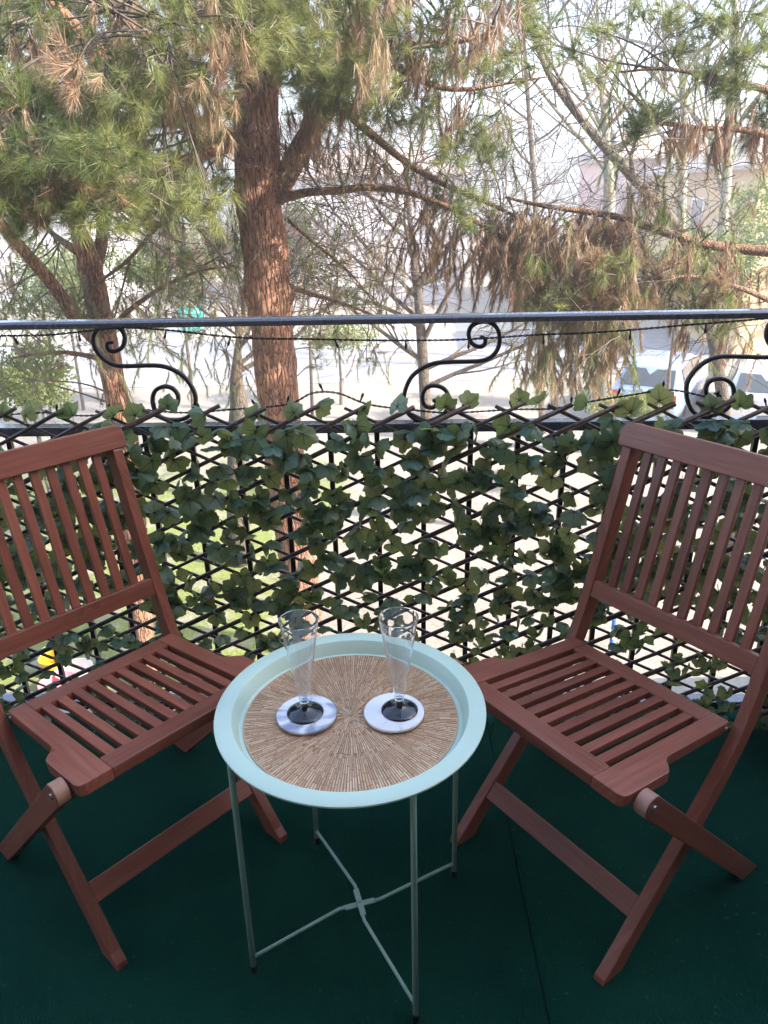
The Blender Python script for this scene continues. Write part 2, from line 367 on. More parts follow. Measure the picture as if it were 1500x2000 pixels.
#=SETTING=
# ================================================================ THE SETTING
def ground_mat():
    m, nt, out = new_mat('garden_ground')
    p = N(nt, 'ShaderNodeBsdfPrincipled'); nt.links.new(p.outputs[0], out.inputs[0])
    v = coords(nt)
    sx = N(nt, 'ShaderNodeSeparateXYZ'); nt.links.new(v, sx.inputs[0])
    wob = noise_tex(nt, v, 0.35, 4)
    a = N(nt, 'ShaderNodeMath', operation='MULTIPLY_ADD'); nt.links.new(wob, a.inputs[0]); a.inputs[1].default_value = 5.0; a.inputs[2].default_value = -2.2
    d = N(nt, 'ShaderNodeMath', operation='ADD'); nt.links.new(sx.outputs[0], d.inputs[0]); nt.links.new(a.outputs[0], d.inputs[1])
    gmask = ramp(nt, [(0.47, (1, 1, 1)), (0.53, (0, 0, 0))])
    sc = N(nt, 'ShaderNodeMapRange'); sc.inputs[1].default_value = -6; sc.inputs[2].default_value = 5; nt.links.new(d.outputs[0], sc.inputs[0]); nt.links.new(sc.outputs[0], gmask.inputs[0])
    yl = ramp(nt, [(0.45, (1, 1, 1)), (0.55, (0, 0, 0))]); sc2 = N(nt, 'ShaderNodeMapRange'); sc2.inputs[1].default_value = 0; sc2.inputs[2].default_value = 30
    nt.links.new(sx.outputs[1], sc2.inputs[0]); nt.links.new(sc2.outputs[0], yl.inputs[0])
    mk = N(nt, 'ShaderNodeMath', operation='MULTIPLY'); nt.links.new(gmask.outputs[0], mk.inputs[0]); nt.links.new(yl.outputs[0], mk.inputs[1])
    f1 = noise_tex(nt, v, 22, 7, 0.75); f2 = noise_tex(nt, v, 2.2, 4)
    gravel = ramp(nt, [(0.3, (0.17, 0.145, 0.12)), (0.5, (0.31, 0.27, 0.23)), (0.7, (0.43, 0.385, 0.335))], f1)
    gravel2 = mixc(nt, 0.5, gravel.outputs[0], ramp(nt, [(0.35, (0.75, 0.72, 0.66)), (0.65, (1.15, 1.12, 1.08))], f2).outputs[0], 'MULTIPLY')
    grass = ramp(nt, [(0.3, (0.10, 0.13, 0.035)), (0.5, (0.19, 0.22, 0.06)), (0.7, (0.30, 0.29, 0.12))], f1)
    patch = ramp(nt, [(0.50, (0, 0, 0)), (0.66, (0.75, 0.75, 0.75))], f2)
    grass2 = mixc(nt, patch.outputs[0], grass.outputs[0], gravel2)
    c = mixc(nt, mk.outputs[0], gravel2, grass2)
    nt.links.new(c, p.inputs['Base Color']); p.inputs['Roughness'].default_value = 0.95; p.inputs['Specular IOR Level'].default_value = 0.1
    nt.links.new(bump(nt, f1, 0.7, 0.03), p.inputs['Normal'])
    return m
g = pyd('ground', [(-300, -60, GROUND), (300, -60, GROUND), (300, 260, GROUND), (-300, 260, GROUND)], [(0, 1, 2, 3)], ground_mat()); tag(g, kind='structure')
M['asphalt'] = principled('pale_worn_asphalt', (0.30, 0.285, 0.285), 0.9, noise_amt=0.2, nscale=3, bumps=0.5, bscale=60)
rd = box('road', (-90, 22.5, GROUND - 0.2), (90, 30.5, GROUND + 0.02), M['asphalt']); tag(rd, kind='structure')
pv = box('pavement', (-90, 30.5, GROUND - 0.2), (90, 32.6, GROUND + 0.14), M['kerb'], bev=0.02); tag(pv, kind='structure')
# distant ridge
vs, fs = [], []; nx = 90
for i in range(nx + 1):
    x = -280 + 560 * i / nx
    h = 18.5 + 3.5 * noise.noise(Vector((x * 0.012, 3.1, 0))) + 1.6 * noise.noise(Vector((x * 0.05, 7.7, 0))) - 0.10 * max(0, x - 12)
    h = max(h, 8)
    for (yy, zz) in ((112, GROUND - 0.5), (132, GROUND + h * 0.55), (156, GROUND + h), (200, GROUND + h * 0.8)): vs.append((x, yy + 5 * noise.noise(Vector((x * 0.03, yy, 1))), zz))
for i in range(nx):
    for j in range(3): a = i * 4 + j; fs.append((a, a + 4, a + 5, a + 1))
hl = pyd('hills', vs, fs, principled('hazy_hillside', (0.16, 0.17, 0.15), 0.95, noise_amt=0.35, nscale=0.06), smooth=True); tag(hl, kind='structure')

# balcony slab, house wall behind the viewer
sb = box('balcony_floor', (-4.5, -1.0, -0.24), (4.5, 1.82, -0.012), M['kerb'], bev=0.004); tag(sb, kind='structure')
hw_ = box('house_wall', (-11, -1.35, GROUND - 0.1), (13, -1.0, 7.6), M['render_wall'])
tag(hw_, 'tan rendered house wall behind the balcony', 'wall')
M['dark_wall'] = principled('tan_facade_render', (0.40, 0.32, 0.26), 0.9, noise_amt=0.15, nscale=5, bumps=0.3, bscale=60)
hw_.data.materials.clear(); hw_.data.materials.append(M['dark_wall'])
M['slab'] = principled('grey_slab_concrete', (0.22, 0.20, 0.18), 0.9, nscale=5); ub = box('shade_slab', (-4.6, -1.0, 2.45), (4.6, 0.10, 2.70), M['slab'], bev=0.01); tag(ub, 'added slab overhead, out of view, shading the balcony', 'balcony')  # added slab, unseen, cuts the light from overhead
sw_ = box('light_block_wall', (2.40, -1.0, -0.0), (2.56, 1.60, 2.449), M['dark_wall']); tag(sw_, 'added tan wall, out of view, blocking light on the right of the balcony', 'wall')  # added wall, unseen, holds back light from the right
cp = box('carpet', (-4.4, -0.98, -0.012 + 0.002), (0.2640, 1.70, 0.0), M['carpet'], bev=0.002); tag(cp, 'dark green carpet strip under the tray table and the left chair', 'carpet')
cp2 = box('carpet', (0.265, -0.98, -0.012 + 0.002), (2.395, 1.695, -0.0025), M['carpet'], bev=0.002); tag(cp2, 'darker green carpet strip under the right chair', 'carpet')

# ================================================================ RAILING
RY = lambda x: 1.648 - 0.035 * x
def onrail(px, py, d=0.0):
    # plane y = 1.648 - .035 x
    v = ray(px, py); k = (1.648 + d) / (v.y + 0.035 * v.x); return Vector((0, 0, CAM_H)) + v * k
rail = empty('balcony_railing', (0, RY(0), 0)); tag(rail, 'dark iron balcony railing with scrolls under a glossy handrail', 'railing')
def rl(p): return Vector(p) - Vector((0, RY(0), 0))
XL, XR = -1.9, 1.9
RT = Vector((1, -0.035, 0)).normalized(); RN = Vector((0.035, 1, 0)).normalized()
def rpt(x, z, d=0.0): return rl(Vector((x, RY(x), z)) + RN * d)
# handrail: flat bar with rounded top
prof = [(-0.019, -0.008), (0.019, -0.008), (0.020, 0.003), (0.015, 0.008), (0.0, 0.0095), (-0.015, 0.008), (-0.020, 0.003)]
prism('handrail', [rpt(XL, 1.062 + b, a) for a, b in prof], rpt(XR, 1.062) - rpt(XL, 1.062), M['handrail'], rail, RT, (0, 0, 1), bev=0.0015)
def flat(name, z, h, t): board(name, rpt(XL, z), rpt(XR, z), (0, 0, 1), h, RN, t, M['handrail'], rail, 0.003)
flat('middle_rail', 0.822, 0.022, 0.034); flat('bottom_rail', 0.055, 0.022, 0.036)
x = XL + 0.06; bal_me = None
while x < XR:
    a = rpt(x, 0.066); b = rpt(x, 0.811)
    if bal_me is None:
        o = board('baluster', (0, 0, 0), b - a, RT, 0.012, RN, 0.012, M['iron'], rail, 0.001); bal_me = o.data
    else: o = link(bpy.data.objects.new('baluster', bal_me), rail)
    o.location = a; x += 0.1075
for xx in (-1.5, 1.28):                                  # posts outside the frame carry the rails
    board('post', rpt(xx, -0.01), rpt(xx, 1.052), RT, 0.036, RN, 0.030, M['iron'], rail, 0.002)
def scroll(pix):
    pts = catmull([rl(onrail(*p)) for p in pix], 7); n = len(pts); vs, fs = [], []
    for i, p in enumerate(pts):
        t = (pts[min(i + 1, n - 1)] - pts[max(i - 1, 0)]).normalized(); w = t.cross(RN).normalized()
        taper = 1.0 - 0.25 * max(0, 1 - min(i, n - 1 - i) / 12)
        hw, ht = 0.0046 * taper, 0.0060
        for (a, b) in ((1, .55), (.55, 1), (-.55, 1), (-1, .55), (-1, -.55), (-.55, -1), (.55, -1), (1, -.55)): vs.append(p + w * hw * a + RN * ht * b)
    for i in range(n - 1):
        for k in range(8): fs.append((i * 8 + k, i * 8 + (k + 1) % 8, (i + 1) * 8 + (k + 1) % 8, (i + 1) * 8 + k))
    fs.append(tuple(range(8))[::-1]); fs.append(tuple((n - 1) * 8 + k for k in range(8)))
    return pyd('scroll', vs, fs, M['iron'], rail, True)
sA = [(365,235),(330,243),(338,278),(375,288),(418,262),(432,210),(410,160),(360,134),(300,140),(257,182),(248,232),(270,290),(320,342),(382,371),(450,375),(540,372),(630,373),(700,390),(770,430),(820,490),(845,550),(843,610),(820,655),(775,684),(700,692),(640,672),(605,625),(595,565),(612,518),(660,495),(710,505),(742,545),(740,595),(710,620),(680,616),(665,595),(685,578)]
scroll([(100 + a / 3, 590 + b / 3) for a, b in sA])
sB = [(1050,158),(1075,172),(1073,202),(1043,214),(1005,195),(987,150),(1000,107),(1040,82),(1095,80),(1138,110),(1155,160),(1147,220),(1112,268),(1060,290),(980,295),(880,297),(800,305),(730,335),(680,375),(650,430),(636,490),(645,545),(668,585),(725,618),(790,612),(850,580),(880,530),(878,480),(850,440),(800,425),(755,440),(736,485),(748,530),(780,545),(808,533),(808,507),(790,508)]
scroll([(560 + a / 2.7778, 600 + b / 2.7778) for a, b in sB])
sC = [(1060,720),(1095,742),(1087,780),(1045,795),(998,762),(978,690),(1002,630),(1060,602),(1130,602),(1193,640),(1215,710),(1200,790),(1152,850),(1080,890),(980,912),(885,885),(838,815),(818,730),(822,640),(862,560),(930,490),(1010,440),(1110,414),(1250,413),(1400,418),(1520,418)]
scroll([(1150 + a / 4.286, 600 + b / 4.286) for a, b in sC] + [(1535,695),(1555,678),(1562,655),(1551,633),(1527,624),(1504,632),(1497,655),(1505,674),(1520,677),(1527,665),(1519,657)])
scroll([(x - 1100, y + 14) for x, y in [(560 + a / 2.7778, 600 + b / 2.7778) for a, b in sB]])

# ================================================================ IVY TRELLIS
tre = empty('ivy_trellis', (0, 1.6, 0)); tag(tre, 'expanding willow trellis with artificial ivy leaves tied inside the balcony railing', 'trellis')
TX0, TX1, TZ0, TZ1 = -1.30, 1.22, 0.055, 0.875
PER, SL = 0.112, math.tan(rad(26))
def trel(x, z, d=0.0):
    q = Vector((x, 1.600 - 0.035 * x, z)) + RN * d; return q - Vector((0, 1.6, 0))
rs = random.Random(5)
def stick(p, q, r, front):
    n = 9; pts, rr = [], []
    ph = rs.random() * 50
    ext = rs.uniform(0.0, 0.012)
    d = (Vector((q[0] - p[0], q[1] - p[1], 0))).normalized()
    p = (p[0] - d.x * ext, p[1] - d.y * ext); e2 = rs.uniform(0.0, 0.02); q = (q[0] + d.x * e2, q[1] + d.y * e2)
    for i in range(n):
        t = i / (n - 1); x = p[0] + (q[0] - p[0]) * t; z = p[1] + (q[1] - p[1]) * t
        wob = 0.0035 * noise.noise(Vector((t * 4, ph, 0))); z += wob
        z = min(z, TZ1 + 0.03)
        pts.append(trel(x, z, (-0.006 if front else 0.006) + 0.0015 * noise.noise(Vector((t * 5, ph, 9)))))
        rr.append(r * (1 + 0.18 * noise.noise(Vector((t * 7, ph, 5)))))
    tube('stick', pts, rr, M['stick'], tre, sides=7)
H = TZ1 - TZ0; run = H / SL
k = 0; nodes = []
c = TX0 - run
while c < TX1:
    x0, x1 = c, c + run                                        # rising to the right
    zz0, zz1 = TZ0, TZ1
    if x0 < TX0: zz0 += (TX0 - x0) * SL; x0 = TX0
    if x1 > TX1: zz1 -= (x1 - TX1) * SL; x1 = TX1
    if x1 - x0 > 0.05: stick((x0, zz0), (x1 + 0.012, zz1 + 0.012 * SL), rs.uniform(0.0044, 0.0066), True)
    c += PER * rs.uniform(0.95, 1.05)
c = TX0
while c < TX1 + run:
    x1, x0 = c, c - run                                        # falling to the right
    zt, zb = TZ1, TZ0
    if x0 < TX0: zt -= (TX0 - x0) * SL; x0 = TX0
    if x1 > TX1: zb += (x1 - TX1) * SL; x1 = TX1
    if x1 - x0 > 0.05: stick((x0, zt), (x1, zb), rs.uniform(0.0034, 0.0048), False)
    c += PER * rs.uniform(0.95, 1.05)
# ivy leaf: five lobes, folded along the midrib, dark veins raised on both faces
def ivy_mesh(seed, fold, curl):
    r = random.Random(seed)
    lob = [(0, 1.08), (0.50, 0.84), (0.98, 0.96), (1.52, 0.79), (2.05, 0.84), (2.75, 0.50)]
    out = []
    def radius(a):
        a = abs(a)
        for (a0, r0), (a1, r1) in zip(lob, lob[1:]):
            if a0 <= a <= a1:
                t = (a - a0) / (a1 - a0); t = t * t * (3 - 2 * t); return r0 + (r1 - r0) * t
        return 0.2
    K = 34; vs, fs = [], []
    def shape(x, y):
        z = -fold * abs(x) - curl * (x * x + (y - 0.1) ** 2) + 0.05 * math.sin(7 * x + seed) * math.cos(6 * y)
        return Vector((x, y, z)) * 0.5
    rings = (0.45, 0.8, 1.0)
    vs.append(shape(0, 0))
    angs = [-2.85 + 5.7 * i / (K - 1) for i in range(K)]
    rad_ = [radius(a) * (1 + 0.045 * math.sin(a * 15 + seed) + r.uniform(-0.035, 0.035)) for a in angs]
    for q in rings:
        for a, rr in zip(angs, rad_):
            f = rr * q if q > 0.5 else min(rr, 0.75) * q
            vs.append(shape(f * math.sin(a), f * math.cos(a)))
    for i in range(K - 1): fs.append((0, 1 + i, 2 + i))
    for j in range(2):
        for i in range(K - 1): a = 1 + j * K + i; fs.append((a, a + K, a + K + 1, a + 1))
    nl = len(fs)
    for a, L in ((0, 0.86), (1.03, 0.68), (-1.03, 0.68), (2.1, 0.5), (-2.1, 0.5), (0.5, 0.42), (-0.5, 0.42)):
        s0 = 0.0 if abs(a) != 0.5 else 0.0
        for side in (1, -1):
            b = len(vs); w = 0.027 if abs(a) != 0.5 else 0.017
            for t in (0.0, 0.4, 0.75, 1.0):
                ww = w * (1 - 0.8 * t); cx, cy = L * t * math.sin(a), L * t * math.cos(a)
                for sg in (1, -1):
                    p = shape(cx + sg * ww * math.cos(a), cy - sg * ww * math.sin(a)); vs.append(p + Vector((0, 0, 0.009 * side)))
            for t in range(3): q = b + t * 2; fs.append((q, q + 1, q + 3, q + 2))
    b = len(vs)                                               # little stalk
    for (y, w) in ((0.02, 0.02), (-0.5, 0.016)):
        for sx_, sz in ((1, 0.5), (-1, 0.5), (0, -0.9)): vs.append(Vector((sx_ * w, y, sz * w)) * 0.5)
    fs += [(b, b + 1, b + 4, b + 3), (b + 1, b + 2, b + 5, b + 4), (b + 2, b, b + 3, b + 5)]
    return vs, fs, nl
variants = []
for sd in range(7):
    vs, fs, nl = ivy_mesh(sd, 0.08 + 0.15 * (sd % 4), 0.10 + 0.22 * (sd % 3))
    me = bpy.data.meshes.new('leaf'); me.from_pydata([tuple(v) for v in vs], [], fs); me.update()
    me.materials.append(M['ivy']); me.materials.append(M['vein'])
    me.polygons.foreach_set('material_index', [0] * nl + [1] * (len(fs) - nl)); me.polygons.foreach_set('use_smooth', [True] * len(fs))
    variants.append((me, vs, fs, nl))
rl_ = random.Random(21); leaves = []
def put_leaf(x, z, size, spin, tx, ty, off):
    q = trel(x, z, off)
    # leaf lies in its own XY, +Z is the face; turn the face towards the balcony (-Y), tip down by default
    Rm = Matrix.Rotation(rad(ty), 4, 'Z') @ Matrix.Rotation(rad(90 + tx), 4, 'X') @ Matrix.Rotation(rad(spin), 4, 'Z')
    leaves.append((size, Matrix.Translation(q) @ Rm @ Matrix.Diagonal((size, size, size, 1))))
area = [(0.64, 0.85, 350, (0.054, 0.078)), (0.40, 0.66, 540, (0.050, 0.070)), (0.28, 0.42, 170, (0.042, 0.058)), (0.05, 0.30, 430, (0.034, 0.050))]
for z0, z1, cnt, (s0, s1) in area:
    i = 0; tries = 0
    while i < cnt and tries < cnt * 12:
        tries += 1
        x = rl_.uniform(-1.22, 1.2); z = rl_.uniform(z0, z1)
        if noise.noise(Vector((x * 5.5, z * 6.5, 2.2))) < -0.48: continue
        i += 1
        flatl = rl_.random() < 0.38
        put_leaf(x, z, rl_.uniform(s0, s1), 180 + rl_.gauss(0, 50), (-62 if flatl else 0) + rl_.gauss(-8, 28), rl_.gauss(0, 38), -0.016 - rl_.random() * 0.028)
for i in range(30):                                            # leaves standing above the top edge
    x = -1.18 + 2.36 * i / 29 + rl_.uniform(-0.035, 0.035)
    put_leaf(x, rl_.uniform(0.86, 0.895), rl_.uniform(0.052, 0.075), rl_.gauss(0, 28), rl_.gauss(0, 28), rl_.gauss(0, 42), rl_.uniform(-0.02, 0.004))
order = sorted(range(len(leaves)), key=lambda i: -leaves[i][0] * (2.0 if abs(leaves[i][1].translation.x) < 0.85 else 1.0))
sv, sf, smi = [], [], []
for rank, i in enumerate(order):
    size, mx = leaves[i]; me, vs, fs, nl = variants[i % 7]
    if rank < 300:
        o = link(bpy.data.objects.new('leaf', me), tre); o.matrix_local = mx
    else:
        b = len(sv); sv += [mx @ v for v in vs]; sf += [tuple(a + b for a in f) for f in fs]; smi += [0] * nl + [1] * (len(fs) - nl)
ivs = pyd('small_leaves', sv, sf, [M['ivy'], M['vein']], tre, True); ivs.data.polygons.foreach_set('material_index', smi); tag(ivs, kind='stuff')

#=FURNITURE=
# ================================================================ CHAIRS
def make_chair(loc, rz, label):
    root = empty('folding_chair', loc, rz); tag(root, label, 'chair', 'folding garden chairs')
    W = M['wood']; HW, PT = 0.185, 0.0225
    yF, yB, zB, yT, zT = -0.1994, 0.152, 0.381, 0.282, 0.849
    up = Vector((0, yT - yB, zT - zB)).normalized(); lo = Vector((0, yB - yF, zB)).normalized()
    def back(z): k = (z - zB) / (zT - zB); return yB + k * (yT - yB)
    def low(z): return yF + z / zB * (yB - yF)
    nu = Vector((0, up.z, -up.y)); nl = Vector((0, lo.z, -lo.y))       # towards the rear
    D = 0.040
    ztop = 0.812
    cl = catmull([(0, yF, 0), (0, low(0.13), 0.13), (0, low(0.26), 0.26), (0, yB - 0.016, 0.38), (0, back(0.50) - 0.002, 0.50), (0, back(0.65), 0.65), (0, back(ztop), ztop)], 5)
    n = len(cl); rear = []
    for i, p in enumerate(cl):
        t = (cl[min(i + 1, n - 1)] - cl[max(i - 1, 0)]).normalized(); nn = Vector((0, t.z, -t.y)); rear.append(p + nn * D)
    rear[0] = Vector((0, yF + D / lo.z, 0.0))
    foot = [Vector((0, yF + 0.004, 0.0)), Vector((0, yF + 0.012 * lo.y - 0.001, 0.012 * lo.z + 0.004))]
    for s in (-1, 1):
        x0 = s * HW if s > 0 else -HW - PT
        ol = [Vector((x0, p.y, p.z)) for p in foot + cl[1:]] + [Vector((x0, p.y, p.z)) for p in rear[::-1]]
        prism('back_post', ol, (PT, 0, 0), W, root, (0, 0.5, 0.86), (0, 0.86, -0.5), 0.0025)
    # top rail with rounded upper corners
    hx = HW + PT + 0.012; zb_, zt_ = 0.8125, 0.863; r = 0.022
    def bp(x, z, d=0): return Vector((x, back(z), z)) + nu * d
    ol = [bp(-hx, zb_ + 0.004), bp(-hx + 0.004, zb_), bp(hx - 0.004, zb_), bp(hx, zb_ + 0.004)]
    ol += [bp(hx - r + r * math.cos(a), zt_ - r + r * math.sin(a)) for a in (0, 0.4, 0.8, 1.2, 1.57)]
    ol += [bp(-hx + r - r * math.cos(a), zt_ - r + r * math.sin(a)) for a in (1.57, 1.2, 0.8, 0.4, 0)]
    prism('top_rail', [p - nu * 0.003 for p in ol], nu * 0.030, W, root, (1, 0, 0), up, 0.003, 3)
    board('lower_back_rail', bp(-HW, 0.509, 0.010), bp(HW, 0.509, 0.010), up, 0.037, nu, 0.019, W, root, 0.002)
    for i in range(10):
        x = -HW + (i + 1) * 2 * HW / 11
        board('back_slat', bp(x, 0.500, 0.021), bp(x, 0.815, 0.016), (1, 0, 0), 0.0185, nu, 0.011, W, root, 0.0015)
    # seat (tilted back)
    zs, tl = 0.424, 0.1294
    sd = Vector((0, 1, -tl)).normalized(); sn = Vector((0, tl, 1)).normalized(); TH = 0.022
    def sp(x, y, d=0): return Vector((x, y, zs - tl * y)) - sn * d
    OW, SB, SF = 0.148, 0.1825, 0.2086
    yf, yb, of, ob = -0.2128, 0.140, -0.166, 0.094
    for s in (-1, 1):
        pr = [(OW, yf), (SF - 0.012, yf), (SF - 0.003, yf + 0.004), (SF, yf + 0.014), (SF, -0.098), (SF - 0.002, -0.089), (SF - 0.010, -0.079), (SB + 0.006, -0.070), (SB + 0.001, -0.060), (SB, -0.048), (SB, yb - 0.003), (SB - 0.004, yb), (OW, yb)]
        ol = [sp(s * a, b) for a, b in pr]
        prism('seat_side_board', ol if s > 0 else ol[::-1], -sn * TH, W, root, sd, (1, 0, 0), 0.0022)
    board('seat_front_board', sp(-OW + 0.0005, (yf + of) / 2 + 0.0005, TH / 2), sp(OW - 0.0005, (yf + of) / 2 + 0.0005, TH / 2), sd, of - yf, sn, TH - 0.001, W, root, 0.003)
    board('seat_back_board', sp(-OW + 0.0005, (yb + ob) / 2, TH / 2), sp(OW - 0.0005, (yb + ob) / 2, TH / 2), sd, yb - ob, sn, TH - 0.0012, W, root, 0.0025)
    w, gp = 0.0185, 0.01295
    for i in range(9):
        x = -OW + gp + w / 2 + i * (w + gp)
        board('seat_slat', sp(x, of - 0.004, 0.0085), sp(x, ob + 0.004, 0.0085), (1, 0, 0), w, sn, 0.013, W, root, 0.0018)
    # rear legs, pivoted outside the seat
    a = Vector((0, -0.172, 0.428)); b = Vector((0, 0.243, 0.0)); d = (a - b).normalized(); q = Vector((0, d.z, -d.y)); hwid = 0.0205
    for s in (-1, 1):
        xi = 0.2125; x0 = s * xi if s > 0 else -xi - 0.024
        ol = [a + q * hwid * math.cos(t) + d * hwid * math.sin(t) for t in [math.pi * k / 10 for k in range(11)]]
        zf = lambda off: b + q * off + d * ((-(b + q * off).z) / d.z)
        ol += [zf(-hwid), zf(hwid)]
        prism('rear_leg', [Vector((x0, p.y, p.z)) for p in ol], (0.024, 0, 0), W, root, d, q, 0.0022)
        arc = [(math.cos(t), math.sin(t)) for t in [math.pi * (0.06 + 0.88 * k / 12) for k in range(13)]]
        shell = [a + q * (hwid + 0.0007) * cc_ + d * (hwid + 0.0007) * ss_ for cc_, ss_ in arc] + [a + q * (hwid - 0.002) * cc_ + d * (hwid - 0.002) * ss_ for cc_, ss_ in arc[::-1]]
        prism('lit_end_grain', [Vector((x0 + 0.0012, p.y, p.z)) for p in shell], (0.0216, 0, 0), M['wood_end'], root, d, q, 0)  # pale end grain, its lit look put into the colour
        lathe_pts = [Vector((s * (xi + 0.024) + s * k, a.y, a.z)) for k in (0, 0.0025)]
        tube('bolt', [lathe_pts[0] - Vector((s * 0.002, 0, 0)), lathe_pts[1]], [0.006, 0.005], M['steel'], root, 10, False)
    tube('pivot_bar', [(-0.213, a.y + 0.004, a.z - 0.010), (0.213, a.y + 0.004, a.z - 0.010)], 0.0055, M['steel'], root, 8)
    board('under_seat_bar', Vector((-0.2125, -0.120, 0.367)), Vector((0.2125, -0.120, 0.367)), d, 0.034, q, 0.018, W, root, 0.002)
    # front stretcher between the lower posts
    zc = 0.1085; pc = Vector((0, low(zc), zc)) + nl * 0.012
    board('stretcher', Vector((-HW, pc.y, pc.z)), Vector((HW, pc.y, pc.z)), lo, 0.040, nl, 0.019, W, root, 0.002)
    for s in (-1, 1):
        yy = -0.01 if False else 0.128
        tube('hinge_pin', [Vector((s * 0.180, yy, zs - tl * yy - 0.012)), Vector((s * 0.1855, yy, zs - tl * yy - 0.012))], 0.004, M['steel'], root, 8)
    return root
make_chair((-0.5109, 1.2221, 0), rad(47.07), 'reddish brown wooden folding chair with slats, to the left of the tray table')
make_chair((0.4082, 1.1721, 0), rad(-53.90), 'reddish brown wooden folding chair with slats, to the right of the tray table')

# ================================================================ TRAY TABLE
TC = Vector((-0.0632, 1.033, 0)); TZ = 0.518
tab = empty('tray_table', TC); tag(tab, 'round pale mint green metal tray table on thin rod legs', 'table')
prof = [(0.0, TZ - 0.0245), (0.1865, TZ - 0.0245), (0.1885, TZ - 0.0235), (0.1975, TZ - 0.0015), (0.1990, TZ), (0.2255, TZ), (0.2273, TZ - 0.0012), (0.2273, TZ - 0.004), (0.2262, TZ - 0.0052),
        (0.2250, TZ - 0.004), (0.2245, TZ - 0.0016), (0.1985, TZ - 0.0016), (0.1895, TZ - 0.0255), (0.1870, TZ - 0.0262), (0.0, TZ - 0.0262)]
lathe('tray', prof, M['tray'], tab, segs=128)
RL, LA = 0.2172, -62.8
legp = []
for k in range(4):
    a = rad(LA + 90 * k); c = Vector((math.cos(a), math.sin(a), 0)); legp.append(c * RL)
    inn = c * 0.2130
    tube('leg', [inn + Vector((0, 0, TZ - 0.010)), inn + Vector((0, 0, TZ - 0.03)), c * RL + Vector((0, 0, 0.014))], 0.0052, M['frame_paint'], tab, 12)
    lathe('foot_cap', [(0, 0.0), (0.0062, 0.0), (0.0068, 0.002), (0.0066, 0.018), (0, 0.018)], M['black_plastic'], tab, 16, loc=tuple(c * RL))
ringpts = [Vector((0.2130 * math.cos(t), 0.2130 * math.sin(t), TZ - 0.0075)) for t in [2 * math.pi * i / 72 for i in range(73)]]
tube('ring_frame', ringpts, 0.0045, M['frame_paint'], tab, 8)
for k in (0, 1):
    dz = 0.0 if k == 0 else -0.0035
    p, q = legp[k], legp[k + 2]; dr = (q - p).normalized(); sdv = Vector((-dr.y, dr.x, 0)); zb = 0.050
    bend = 0.006
    for (a, sg) in ((p, 1), (q, -1)):
        base = -dr * sg * 0.0; inner = -dr * sg * 0.026 + sdv * bend * sg
        outer = a - (a.normalized()) * 0.004
        tube('cross_rod', [outer + Vector((0, 0, zb - 0.012)), inner * 1.5 + Vector((0, 0, zb + dz)), inner + Vector((0, 0, zb + dz))], [0.0034, 0.0034, 0.0030], M['frame_paint'], tab, 8)
    board('cross_plate', -dr * 0.030 + sdv * bend + Vector((0, 0, zb + dz + (0.0015 if k == 0 else 0))), dr * 0.030 - sdv * bend + Vector((0, 0, zb + dz + (0.0015 if k == 0 else 0))), sdv, 0.011, (0, 0, 1), 0.003, M['frame_paint'], tab, 0.0006)
lathe('rivet', [(0, 0.0), (0.003, 0.0), (0.0026, 0.0015), (0, 0.002)], M['steel'], tab, 12, loc=(0, 0, 0.0532))

# placemat: copper foil disc with radial dashes
def copper():
    m, nt, out = new_mat('copper_vinyl')
    p = N(nt, 'ShaderNodeBsdfPrincipled'); nt.links.new(p.outputs[0], out.inputs[0])
    v = coords(nt); gi = N(nt, 'ShaderNodeNewGeometry')
    c = ramp(nt, [(0, (0.55, 0.34, 0.20)), (0.5, (0.66, 0.44, 0.28)), (1, (0.77, 0.56, 0.38))], gi.outputs['Random Per Island'])
    c2 = mixc(nt, 0.5, c.outputs[0], ramp(nt, [(0.3, (0.8, 0.78, 0.75)), (0.7, (1.15, 1.12, 1.1))], noise_tex(nt, v, 14, 3)).outputs[0], 'MULTIPLY')
    nt.links.new(c2, p.inputs['Base Color']); p.inputs['Metallic'].default_value = 0.6; p.inputs['Roughness'].default_value = 0.34
    nt.links.new(bump(nt, noise_tex(nt, v, 500, 2), 0.25, 0.0008), p.inputs['Normal'])
    return m
M['copper'] = copper()
M['copper_dark'] = principled('dark_copper_gap', (0.34, 0.20, 0.11), 0.6, metal=0.3, nscale=30)
pm = empty('placemat', TC + Vector((0, 0, TZ - 0.0243))); tag(pm, 'round copper coloured placemat with radial dashes lying in the tray', 'placemat')
lathe('disc', [(0, 0.0), (0.1815, 0.0), (0.182, 0.0006), (0.1815, 0.0011), (0, 0.0011)], M['copper_dark'], pm, 96)
rp = random.Random(3); vs, fs = [], []
def dash(a, r0, r1, w0, w1, z):
    c, s = math.cos(a), math.sin(a); b = len(vs)
    pts = [(r0, -w0 / 2), (r1, -w1 / 2), (r1, w1 / 2), (r0, w0 / 2)]
    ins = min(w0, w1) * 0.18
    for dz, k in ((0.0009, 0), (z, 1)):
        for i, (r_, t_) in enumerate(pts):
            rr = r_ + (ins if i in (0, 3) else -ins) * k; tt = t_ - math.copysign(ins, t_) * k
            vs.append((rr * c - tt * s, rr * s + tt * c, dz))
    fs.append((b + 4, b + 5, b + 6, b + 7))
    for i in range(4): fs.append((b + i, b + (i + 1) % 4, b + 4 + (i + 1) % 4, b + 4 + i))
